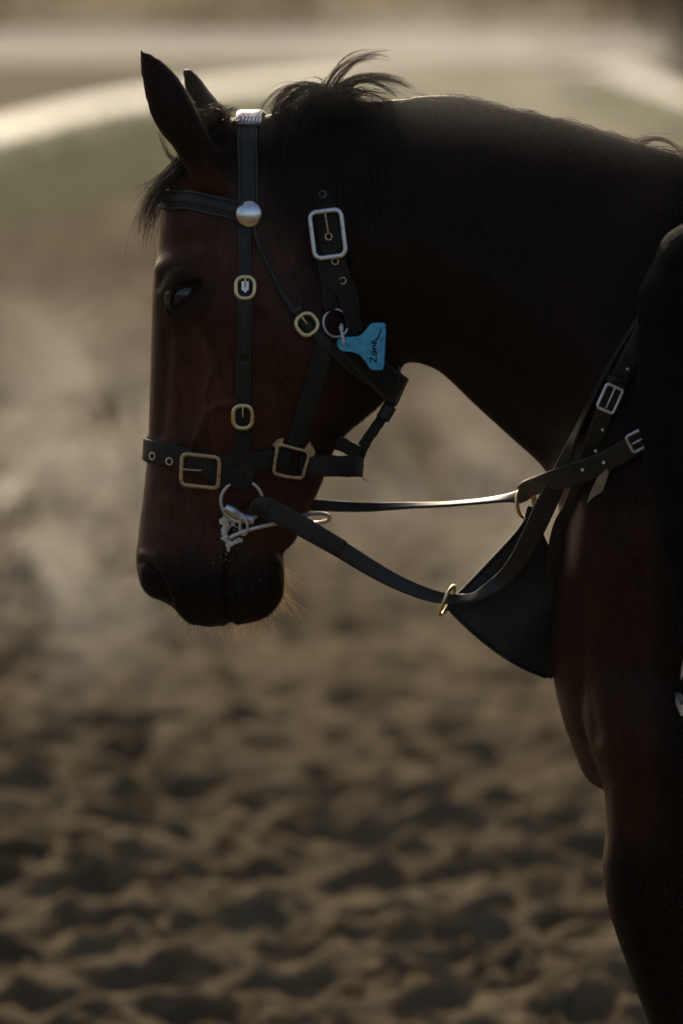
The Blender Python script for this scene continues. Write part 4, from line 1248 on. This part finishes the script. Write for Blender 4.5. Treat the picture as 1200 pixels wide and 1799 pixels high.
# froth on the lips
def blob_mesh(name, centres, voxel, mat, parent=None, smooth_n=2):
    pcs = []
    for c, r in centres:
        V, F = [], []
        for i in range(7):
            for j in range(10):
                a, b = math.pi * i / 6, 2 * math.pi * j / 10
                V.append(np.array(c) + r * np.array([math.sin(a) * math.cos(b), math.sin(a) * math.sin(b), math.cos(a)]))
        for i in range(6):
            for j in range(10): F.append((i * 10 + j, i * 10 + (j + 1) % 10, (i + 1) * 10 + (j + 1) % 10, (i + 1) * 10 + j))
        pcs.append((np.array(V), F))
    m = union_mesh(pcs, voxel, 0)
    m.vertices.foreach_set('co', laplace(co_of(m), edges_of(m), smooth_n, .5).ravel()); m.materials.clear(); m.materials.append(mat)
    m.polygons.foreach_set('use_smooth', np.ones(len(m.polygons), dtype=bool)); m.name = name
    return link(bpy.data.objects.new(name, m), parent)
cs = []
for pts, sp, k, r in (([(398, 896), (396, 925), (397, 948), (404, 962)], 3.2, 60, .0030), ([(404, 905), (416, 925), (430, 936)], 2.2, 26, .0022), ([(398, 956), (412, 954), (424, 946)], 2.2, 26, .0024), ([(398, 960), (397, 985)], 1.2, 10, .0014)):
    c = catmull([list(p) for p in pts], k)
    for q in c:
        x, y = q + rng.normal(0, sp, 2); p = hit_px(x, y)[0]; cs.append((p + np.array([0, rng.uniform(-.0008, .0012), 0]), r * rng.uniform(.6, 1.15)))
fo = blob_mesh('froth', cs, .0006, MATS['froth'], smooth_n=14); tag(fo, 'white saliva froth around the bit at the mouth corner', 'froth', kind='stuff')
cs = []
for _ in range(16):
    x, y = (rng.normal(402, 16), rng.uniform(960, 1090)) if rng.random() < .6 else (rng.normal(455, 28), rng.uniform(985, 1085))
    p, n_, ok = hit_px(x, y)
    if ok: cs.append((p, rng.uniform(.0004, .0008)))
fl = blob_mesh('froth_fleck', cs, .0004, MATS['froth']); tag(fl, 'tiny white froth flecks scattered over the lips and chin', 'froth', kind='stuff')

# ------------------------------------------------------------------ ear tag used as a name tag
p0, n0, _, _ = frame_px(640, 610, 14)
p0[1] = min(hit_px(x, y)[0][1] for x in (594, 606, 620, 640, 670) for y in (596, 606, 616, 640)) + .002
tag_o = empty('name_tag', at(606, 604, p0[1] - .012)); tag(tag_o, 'blue plastic tag with a handwritten name hanging from the halter ring', 'tag')
class TF:
    def __call__(s, pts):
        pts = np.atleast_2d(pts); return np.array([at(q[0], q[1], p0[1] - .016 - .00012 * (q[0] - 606) + (q[2] if len(q) > 2 else 0)) for q in pts])
tf = TF()
outl = [(592, 604), (593, 598), (597, 594), (604, 592), (616, 592), (630, 590), (639, 584), (646, 575), (652, 569), (658, 567), (672, 567), (677, 569), (678, 574), (677, 605), (675, 641), (673, 648), (668, 650), (654, 650), (649, 647), (644, 638), (637, 629), (628, 622), (615, 618), (603, 617), (596, 613)]
ol = []
Q = np.array(outl, float)
for i in range(len(Q)):
    for t in (0, .33, .67): 
        p_0, p_1, p_2, p_3 = Q[i - 1], Q[i], Q[(i + 1) % len(Q)], Q[(i + 2) % len(Q)]
        ol.append(.5 * (2 * p_1 + (-p_0 + p_2) * t + (2 * p_0 - 5 * p_1 + 4 * p_2 - p_3) * t * t + (-p_0 + 3 * p_1 - 3 * p_2 + p_3) * t ** 3))
ol = np.array(ol); cen = ol.mean(0); n = len(ol); V = []
for sc_, z in ((1, .0012), (1, -.0006), (.965, -.0016), (.93, -.0018)):
    d = unit(cen - ol); V += [(*(q + dd * (1 - sc_) * 30), z) for q, dd in zip(ol, d)]
F = [tuple(range(n)), tuple(range(3 * n, 4 * n))[::-1]] + [(l * n + i, (l + 1) * n + i, (l + 1) * n + (i + 1) % n, l * n + (i + 1) % n) for l in range(3) for i in range(n)]
mesh_obj('plate', tf(np.array(V)), F, MATS['tag_plastic'], tag_o, smooth=False)
c = [(605 + 4 * math.cos(a), 605 + 4 * math.sin(a), -.0021) for a in np.linspace(0, 6.28, 16, endpoint=False)]
mesh_obj('hole', tf(np.array(c)), [tuple(range(16))], MATS['hole_black'], tag_o, smooth=False)
tube('cable_tie', tf(np.array([(600, 570, .006), (599, 576, -.002), (601, 586, -.006), (603, 596, -.006), (605, 605, -.0035), (605, 606, .002)])), .0017, MATS['zip_tie'], tag_o)
tube('cable_tie', tf(np.array([(599, 573, -.003), (600, 580, -.004)])), .0030, MATS['zip_tie'], tag_o, sides=6)
def ink(strokes):
    for st in strokes:
        # local: a along the reading direction (up the picture), b towards the top of the letters (left)
        pts = [(662 - b * 1.2, 637 - a * 1.12, -.0020) for a, b in st]
        tube('handwriting', tf(np.array(pts)), .0008, MATS['marker_ink'], tag_o, sides=6, n=max(10, len(st) * 5))
ink([[(1, 8), (4, 9.3), (8, 9), (4.5, 5), (.5, .6), (4, 1.2), (9, .4)],
     [(17, 6), (14, 6.6), (12, 4), (12.3, 1.5), (14.5, .6), (17, 3), (17.5, 6.2), (17.6, 3), (19, .6)],
     [(21, 6), (21.2, 3), (21.2, .6), (22, 4), (24, 6), (26, 5), (26.4, 2.5), (27.2, .6)],
     [(29.5, 3.2), (33, 4), (34, 5.5), (32, 6.8), (29.6, 5), (29.4, 2.4), (31.5, .6), (35, 1.6), (39, -.5)],
     [(36, 0), (42, -3), (48, -5), (52, -7)]])

# ------------------------------------------------------------------ reins and martingale
def ribbon(name, pts, mat, parent=None, thick=.0030, label=None):
    """pts: px, py, depth y, roll (0 faces the camera side, 90 faces up), width in photo px"""
    A = np.array(pts, float)
    P = np.array([at(*p[:3]) for p in A]); B = catmull(np.hstack([P, A[:, 3:5]]), max(20, len(A) * 10))
    P, roll, w = B[:, :3], np.radians(B[:, 3]), B[:, 4] * PX
    T = unit(np.gradient(P, axis=0)); c0 = np.tile([0, -1.0, 0], (len(P), 1))
    N0 = unit(c0 - T * np.sum(c0 * T, 1, keepdims=True)); U = np.cross(T, N0)
    U = U * np.sign(U[:, 2:3] + 1e-6)
    N = N0 * np.cos(roll)[:, None] + U * np.sin(roll)[:, None]; Sd = np.cross(T, N)
    m = len(FLAT); n = len(P); V = np.zeros((n, 2 * m, 3)); UVs = np.zeros((n, 2 * m, 2))
    ll = np.concatenate([[0], np.cumsum(np.linalg.norm(np.diff(P, axis=0), axis=1))])
    for j, (o, h) in enumerate(FLAT):
        V[:, j] = P + Sd * (o * w)[:, None] + N * thick * .5 * h; V[:, 2 * m - 1 - j] = P + Sd * (o * w)[:, None] - N * thick * .5 * h
        UVs[:, j] = np.stack([ll, np.full(n, o + .5)], 1); UVs[:, 2 * m - 1 - j] = UVs[:, j]
    K = 2 * m; F = [(i * K + k, i * K + (k + 1) % K, (i + 1) * K + (k + 1) % K, (i + 1) * K + k) for i in range(n - 1) for k in range(K)]
    F.append(tuple(range(K))[::-1]); F.append(tuple((n - 1) * K + k for k in range(K)))
    return mesh_obj(name, V.reshape(-1, 3), F, mat, parent, uvs=UVs.reshape(-1, 2))
rs = empty('rein', at(470, 893, -.08)); tag(rs, 'black leather rein looping from the bit ring through the lower brass ring', 'rein')
ribbon('strap', [(452, 885, -.084, 0, 30), (470, 893, -.086, 0, 34), (500, 908, -.086, 0, 35), (540, 931, -.085, 0, 34), (600, 966, -.084, 5, 31), (650, 997, -.082, 8, 29), (700, 1024, -.08, 15, 26), (750, 1044, -.078, 25, 24), (788, 1052, -.075, 45, 23), (822, 1051, -.078, 62, 26), (845, 1043, -.085, 52, 27), (880, 1020, -.095, 15, 27), (908, 988, -.11, 0, 30), (932, 945, -.125, 0, 34), (958, 890, -.138, 0, 36), (985, 832, -.150, 20, 30), (1008, 770, -.165, 66, 26), (1040, 700, -.190, 78, 24), (1085, 615, -.205, 78, 22), (1150, 520, -.2, 70, 22), (1245, 410, -.13, 30, 22)], REIN, rs)
ribbon('loop_end', [(449, 905, -.088, 0, 22), (458, 890, -.092, 0, 34), (480, 897, -.090, 0, 37), (512, 914, -.089, 0, 36), (560, 941, -.088, 0, 34), (602, 965, -.087, 0, 31)], REIN, rs, thick=.003)
tube('stitching', [at(476, 880, -.0925), at(471, 893, -.0925), at(466, 906, -.0925)], .0006, MATS['hole_black'], rs, sides=6)
rf = empty('rein', at(548, 886, .06)); tag(rf, 'thin far side rein stretched from behind the chin to the upper brass ring', 'rein')
ribbon('strap', [(430, 878, .075, 0, 26), (500, 884, .07, 0, 22), (548, 887, .06, 10, 21), (600, 890, .055, 20, 19), (650, 891, .05, 35, 18), (676, 890, .046, 50, 18), (720, 888, .04, 66, 20), (780, 886, .03, 74, 20), (850, 880, .015, 74, 22), (900, 873, .0, 60, 26), (916, 868, -.02, 20, 30), (930, 858, -.06, 0, 33), (955, 850, -.135, 0, 36), (980, 842, -.175, 0, 38), (1010, 832, -.195, 0, 39), (1060, 813, -.21, 0, 38), (1110, 785, -.225, 0, 35), (1150, 757, -.235, 0, 32), (1185, 690, -.225, 0, 30), (1225, 540, -.18, 0, 26), (1255, 420, -.14, 0, 22)], REIN, rf)
def strap_buckle(parent, px, py, y, w, h, rot, name='buckle'):
    c, s = math.cos(R(rot)), math.sin(R(rot)); o = at(px, py, y)
    V = []; pts = rrect(w * PX, h * PX, 5 * PX, 6)
    P3 = [o + np.array([a * c - b * s, -.002, a * s + b * c]) for a, b in pts]
    b = tube(name, P3, .0020, MATS['worn_nickel'], parent, closed=True, raw=True, sides=8)
    tube('prong', [o + np.array([-s * h * PX * .5, -.003, c * h * PX * .5]), o + np.array([0, -.005, 0]), o + np.array([s * h * PX * .4, -.003, -c * h * PX * .4])], .0011, MATS['worn_nickel'], b, sides=6)
strap_buckle(rf, 1125, 772, -.231, 30, 40, -62)
free_strap('keeper', [(1135, 750, -.236), (1142, 762, -.238), (1147, 778, -.236)], .006, .0035, LEA, rf, normals=[(0, -1, 0)] * 3)
for x, y in ((1023, 825), (1060, 812)):
    q = at(x, y, -.205 - (x - 1023) * .0004); 
    disc('stud', type('Q', (), {'__call__': lambda s_, v: q + np.array([[a, -c, b] for a, b, c in v])})(), .0018, MATS['worn_nickel'], rf, h=.004)

mart = empty('martingale', at(930, 1050, -.03)); tag(mart, 'black leather bib martingale with brass rings hanging before the chest', 'martingale')
# bib sheet between its left outline (top, left corner, bottom) and right outline
lft = catmull([(930, 903), (915, 927), (893, 953), (862, 986), (826, 1024), (800, 1050), (789, 1064), (797, 1078), (830, 1110), (875, 1146), (920, 1173), (968, 1193)], 44)
rgt = catmull([(934, 903), (942, 916), (958, 945), (970, 975), (975, 1010), (978, 1060), (978, 1110), (976, 1150), (974, 1175), (971, 1190)], 44)
V, F, m = [], [], 16
for side in (0, 1):
    for i in range(44):
        for j in range(m):
            s = j / (m - 1); q = lft[i] * (1 - s) + rgt[i] * s
            y = -.045 + .05 * ((q[0] - 790) / 190) ** 2 - .012 * math.sin((q[1] - 900) / 290 * 3.1) + .004 * math.sin(q[0] * .05 + q[1] * .03)
            V.append(at(q[0], q[1], y + (.0022 if side else -.0022)))
k = 44 * m
for i in range(43):
    for j in range(m - 1):
        a = i * m + j; F.append((a, a + m, a + m + 1, a + 1)); F.append((k + a, k + a + 1, k + a + m + 1, k + a + m))
for i in range(43):
    F.append((i * m, k + i * m, k + (i + 1) * m, (i + 1) * m)); a = i * m + m - 1; F.append((a, a + m, k + a + m, k + a))
uv = [(v[0], .5) for v in V]
mesh_obj('bib', V, F, MATS['bib_leather'], mart)
edge = [V[i * m] for i in range(1, 43)]
tube('binding', [np.array(e) - [0, .0004, 0] for e in edge], .0022, LEA, mart, sides=8)
def ring3(name, px, py, y, rx, rz, yaw, tilt, parent, rad=.0021):
    o = at(px, py, y); pts = []
    for a in np.linspace(0, 2 * np.pi, 36, endpoint=False):
        v = Vector((rx * PX * math.cos(a), 0, rz * PX * math.sin(a)))
        v.rotate(Matrix.Rotation(R(yaw), 3, 'Z')); v.rotate(Matrix.Rotation(R(tilt), 3, 'Y')); pts.append(o + np.array(v))
    return tube(name, pts, rad, MATS['brass'], parent, closed=True, raw=True, sides=10)
ring3('ring', 786, 1055, -.072, 28, 28, 76, 24, mart)
ring3('ring', 922, 884, -.012, 24, 26, 52, -8, mart)
ring3('ring', 925, 884, .004, 24, 26, 48, -4, mart)
free_strap('ring_tab', [(934, 892, -.012), (932, 902, -.014), (928, 918, -.022)], .012, .004, LEA, mart, normals=[(0, -1, 0)] * 3)
free_strap('ring_tab', [(786, 1066, -.055), (798, 1066, -.052), (826, 1082, -.045)], .010, .004, LEA, mart, normals=[(0, -1, .1)] * 3)
# neck strap of the martingale along the near shoulder
ribbon('neck_strap', [(972, 1080, -.02, 0, 30), (974, 1000, -.03, 0, 32), (985, 930, -.07, 0, 30), (1005, 890, -.125, 0, 30), (1022, 845, -.165, 0, 31), (1045, 775, -.195, 0, 32), (1070, 705, -.21, 0, 31), (1098, 645, -.222, 0, 30), (1120, 600, -.225, 0, 28), (1180, 480, -.2, 0, 28), (1260, 300, -.1, 0, 28)], REIN, mart)
strap_buckle(mart, 1072, 700, -.216, 30, 44, -24)
free_strap('keeper', [(1068, 664, -.222), (1081, 666, -.224), (1094, 672, -.222)], .006, .0035, LEA, mart, normals=[(0, -1, 0)] * 3)
for x, y, yy in ((1058, 755, -.206), (1046, 792, -.197), (1102, 648, -.227)):
    q = at(x, y, yy); disc('stud', type('Q', (), {'__call__': lambda s_, v: q + np.array([[a, -c, b] for a, b, c in v])})(), .0016, MATS['worn_nickel'], mart, h=.003)
# tan underside of the folded strap end
c = [(1068, 822), (1072, 824), (1066, 842), (1058, 864), (1044, 872), (1030, 886), (1036, 868), (1050, 838)]
yl = min(hit_px(x, y)[0][1] for x, y in c) - .006
V = [at(x, y, yl) for x, y in c] + [at(x, y, yl + .003) for x, y in c]; k = len(c)
mesh_obj('strap_lining', V, [tuple(range(k))[::-1], tuple(range(k, 2 * k))] + [(i, (i + 1) % k, k + (i + 1) % k, k + i) for i in range(k)], MATS['tan_leather'], mart, smooth=False)

# ------------------------------------------------------------------ rider (only the near leg shows)
def chain(pts, n=12):
    """closed tapered tube piece: list of (xyz, radius)"""
    C = np.array([[*p, r] for p, r in pts], float); C = catmull(C, max(6, len(pts) * 4)); P, r = C[:, :3], C[:, 3]
    T = unit(np.gradient(P, axis=0)); ref = np.array([.3, 1, .2]); A = unit(np.cross(T, ref)); B = np.cross(T, A)
    rings = []
    a = np.linspace(0, 2 * np.pi, n, endpoint=False)
    rings.append(P[0] - T[0] * r[0] * .6 + .5 * r[0] * (np.cos(a)[:, None] * A[0] + np.sin(a)[:, None] * B[0]))
    for i in range(len(P)): rings.append(P[i] + r[i] * (np.cos(a)[:, None] * A[i] + np.sin(a)[:, None] * B[i]))
    rings.append(P[-1] + T[-1] * r[-1] * .6 + .5 * r[-1] * (np.cos(a)[:, None] * A[-1] + np.sin(a)[:, None] * B[-1]))
    return loft(rings)
person = empty('person', at(1650, 330, 0)); tag(person, 'rider in dark clothing, only the bent knee and leg showing at right edge', 'person')
pc = []
for sg in (-1, 1):
    yk = .30 * sg
    pc.append(chain([(at(1680, 250, .08 * sg), .10), (at(1480, 360, .20 * sg), .098), (at(1300, 450, .27 * sg), .078), (at(1218, 505, yk), .064), (at(1206, 560, yk), .058)]))
    pc.append(chain([(at(1208, 520, yk), .062), (at(1196, 640, yk), .056), (at(1208, 790, yk), .055), (at(1230, 960, yk), .045), (at(1250, 1110, yk), .036), (at(1252, 1160, yk), .038)]))
    pc.append(chain([(at(1290, 1190, yk), .032), (at(1240, 1195, yk), .036), (at(1195, 1215, yk), .03), (at(1160, 1222, yk * 1.02), .022)]) if sg > 0 else chain([(at(1310, 1185, yk), .032), (at(1265, 1190, yk), .036), (at(1225, 1205, yk), .03), (at(1208, 1212, yk), .022)]))
    sh = at(1560, -400, .17 * sg); el = at(1480, -60, .26 * sg); ha = at(1275, 370, .10 * sg)
    pc.append(chain([(sh, .055), ((sh + el) / 2, .05), (el, .042), (el * .4 + ha * .6, .036), (ha, .026)]))
    d = unit(ha - el)
    pc.append(chain([(ha, .026), (ha + d * .05, .032), (ha + d * .085, .026)]))
pc.append(chain([(at(1690, 260, 0), .13), (at(1680, 80, 0), .135), (at(1640, -150, 0), .15), (at(1600, -350, 0), .15), (at(1590, -470, 0), .075), (at(1580, -560, 0), .06)]))
hd = at(1560, -650, 0); pc.append(chain([(hd + [0, 0, -.08], .06), (hd, .082), (hd + [0, 0, .09], .07)]))
mm = union_mesh(pc, .011, 0)
q = laplace(co_of(mm), edges_of(mm), 6, .5)
fold = .010 * vnoise(q[:, 0] * 14 + q[:, 2] * 9 + 40, q[:, 2] * 26 - q[:, 0] * 8 + 60, 21) + .005 * vnoise(q[:, 0] * 30 + 40, q[:, 2] * 60 + q[:, 1] * 30 + 60, 22)
mm.vertices.foreach_set('co', q.ravel()); mm.update()
q = q + normals_of(mm) * fold[:, None]
mm.vertices.foreach_set('co', q.ravel()); mm.materials.clear(); mm.materials.append(MATS['dark_cloth']); mm.polygons.foreach_set('use_smooth', np.ones(len(mm.polygons), dtype=bool)); mm.update()
link(bpy.data.objects.new('body', mm), person)
V, F = loft([hd + np.array([[.115 * k_ * math.cos(a), .095 * k_ * math.sin(a), z] for a in np.linspace(0, 6.283, 28, endpoint=False)]) for k_, z in ((1.0, .0), (1.03, .03), (.98, .08), (.75, .125), (.35, .145))])
mesh_obj('helmet', V, F, MATS['helmet'], person)
for sg in (-1,):
    st = empty('stirrup', at(1225, 1235, .31 * sg))
    tag(st, 'steel stirrup iron glinting at the right edge under the rider\'s foot', 'stirrup')
    o = at(1262, 1228, .31 * sg)
    tube('iron', [o + np.array(v) for v in ((-.035, -.05, 0), (-.034, -.052, .03), (-.02, -.03, .10), (-.012, 0, .125), (-.02, .03, .10), (-.034, .052, .03), (-.035, .05, 0))], .0045, MATS['steel'], st, sides=8)
    V = [o + np.array(v) for v in ((-.045, -.055, -.012), (-.003, -.055, -.012), (-.003, .055, -.012), (-.045, .055, -.012), (-.045, -.055, 0), (-.003, -.055, 0), (-.003, .055, 0), (-.045, .055, 0))]
    mesh_obj('tread', V, [(3, 2, 1, 0), (4, 5, 6, 7), (0, 1, 5, 4), (1, 2, 6, 5), (2, 3, 7, 6), (3, 0, 4, 7)], MATS['steel'], st, smooth=False)
    tube('leather', [o + np.array([-.012, 0, .125]), at(1330, 900, .30 * sg), at(1500, 420, .26 * sg)], .008, REIN, st, sides=6)
# light racing saddle under the rider
sd = empty('saddle', at(1650, 330, 0)); tag(sd, 'small black racing saddle under the rider beyond the right edge', 'saddle')
rings = []
for x, yo, w in ((1450, 262, .02), (1470, 280, .10), (1560, 305, .14), (1680, 325, .17), (1800, 330, .16), (1860, 310, .06)):
    o = at(x, yo); a = np.linspace(-1, 1, 15); up = np.array([[o[0], w * t, o[2] + .025 - .10 * (abs(t) ** 2) * w / .15] for t in a]); dn = up[::-1] - [0, 0, .02]
    rings.append(np.vstack([up, dn]))
V, F = loft(rings); mesh_obj('seat', V, F, MATS['saddle_leather'], sd)
for sg in (-1, 1):
    c = [(1400, 330), (1520, 300), (1640, 330), (1620, 560), (1560, 700), (1440, 680), (1380, 520)]
    V = [at(x, y, (.20 + .06 * (y - 300) / 400 + o_) * sg) for o_ in (0.05, .058) for x, y in c]; k = len(c)
    mesh_obj('flap', V, [tuple(range(k)), tuple(range(k, 2 * k))[::-1]] + [(i, (i + 1) % k, k + (i + 1) % k, k + i) for i in range(k)], MATS['saddle_leather'], sd, smooth=False)

# ------------------------------------------------------------------ steam and haze
BREATH, NECKM = 2.0, 1.0
def mat_steam(name, dens, scale, thr, centre, radii, g=0.55):
    m = bpy.data.materials.new(name); m.use_nodes = True; nt = m.node_tree
    nt.nodes.remove(nt.nodes['Principled BSDF']); out = nt.nodes['Material Output']
    pv = node(nt, 'ShaderNodeVolumePrincipled'); pv.inputs['Color'].default_value = (.90, .90, .90, 1); pv.inputs['Anisotropy'].default_value = g
    geo = node(nt, 'ShaderNodeNewGeometry')
    sb = node(nt, 'ShaderNodeVectorMath', operation='SUBTRACT'); sb.inputs[1].default_value = tuple(centre); nt.links.new(geo.outputs['Position'], sb.inputs[0])
    dv = node(nt, 'ShaderNodeVectorMath', operation='DIVIDE'); dv.inputs[1].default_value = tuple(radii); nt.links.new(sb.outputs[0], dv.inputs[0])
    ln = node(nt, 'ShaderNodeVectorMath', operation='LENGTH'); nt.links.new(dv.outputs[0], ln.inputs[0])
    fo_ = node(nt, 'ShaderNodeMapRange'); fo_.interpolation_type = 'SMOOTHSTEP'
    fo_.inputs['From Min'].default_value = .15; fo_.inputs['From Max'].default_value = 1.0; fo_.inputs['To Min'].default_value = 1.0; fo_.inputs['To Max'].default_value = 0.0
    nt.links.new(ln.outputs['Value'], fo_.inputs[0])
    n_ = noise(nt, scale, 3, .6, geo.outputs['Position'], .8)
    r_ = node(nt, 'ShaderNodeMapRange'); r_.inputs['From Min'].default_value = thr[0]; r_.inputs['From Max'].default_value = thr[1]
    nt.links.new(n_.outputs[0], r_.inputs[0])
    mu = node(nt, 'ShaderNodeMath', operation='MULTIPLY'); nt.links.new(fo_.outputs[0], mu.inputs[0]); nt.links.new(r_.outputs[0], mu.inputs[1])
    m2 = node(nt, 'ShaderNodeMath', operation='MULTIPLY'); m2.inputs[1].default_value = dens; nt.links.new(mu.outputs[0], m2.inputs[0])
    nt.links.new(m2.outputs[0], pv.inputs['Density']); nt.links.new(pv.outputs[0], out.inputs['Volume'])
    return m
def puff(name, c, radii, dens, label, scale=None, thr=None):
    """an ellipsoid of steam; even density without scale, drifting wisps with it"""
    V, F = [], []
    for i in range(17):
        for j in range(28):
            a, b = math.pi * i / 16, 2 * math.pi * j / 28; V.append((math.sin(a) * math.cos(b), math.sin(a) * math.sin(b), math.cos(a)))
    for i in range(16):
        for j in range(28): F.append((i * 28 + j, (i + 1) * 28 + j, (i + 1) * 28 + (j + 1) % 28, i * 28 + (j + 1) % 28))
    if scale: m = mat_steam(name, dens, scale, thr, c, radii)
    else:
        m = bpy.data.materials.new(name); m.use_nodes = True; nt = m.node_tree; nt.nodes.remove(nt.nodes['Principled BSDF'])
        pv = node(nt, 'ShaderNodeVolumePrincipled'); pv.inputs['Color'].default_value = (.93, .91, .88, 1); pv.inputs['Density'].default_value = dens; pv.inputs['Anisotropy'].default_value = .55
        nt.links.new(pv.outputs[0], nt.nodes['Material Output'].inputs['Volume'])
    o = mesh_obj(name, V, F, m); o.location = Vector(c); o.scale = radii; tag(o, label, 'steam', kind='stuff')
puff('breath_steam', at(105, 840, .12), (.33, .15, .33), BREATH, 'pale breath steam drifting in front of the nose', 8.5, (.40, .72))
puff('neck_steam', at(880, 200, .03), (.44, .20, .20), NECKM, 'thin steam rising off the crest of the neck', 5, (.28, .72))
puff('body_steam', at(800, 830, .38), (.30, .14, .26), 1.0, 'faint steam hanging behind the throat and reins', 6, (.36, .72))
def haze():
    V = [(x, y, z) for z in (-1.2, 7.5) for x, y in ((-400, -12), (400, -12), (400, 450), (-400, 450))]
    F = [(3, 2, 1, 0), (4, 5, 6, 7), (0, 1, 5, 4), (1, 2, 6, 5), (2, 3, 7, 6), (3, 0, 4, 7)]
    m = bpy.data.materials.new('haze'); m.use_nodes = True; nt = m.node_tree; nt.nodes.remove(nt.nodes['Principled BSDF'])
    pv = node(nt, 'ShaderNodeVolumePrincipled'); pv.inputs['Color'].default_value = (.93, .91, .88, 1); pv.inputs['Density'].default_value = HAZE; pv.inputs['Anisotropy'].default_value = .4
    nt.links.new(pv.outputs[0], nt.nodes['Material Output'].inputs['Volume'])
    o = mesh_obj('haze', V, F, m, smooth=False); tag(o, 'thin morning haze over the whole track', 'haze', kind='stuff')
HAZE = 0.00012
haze()
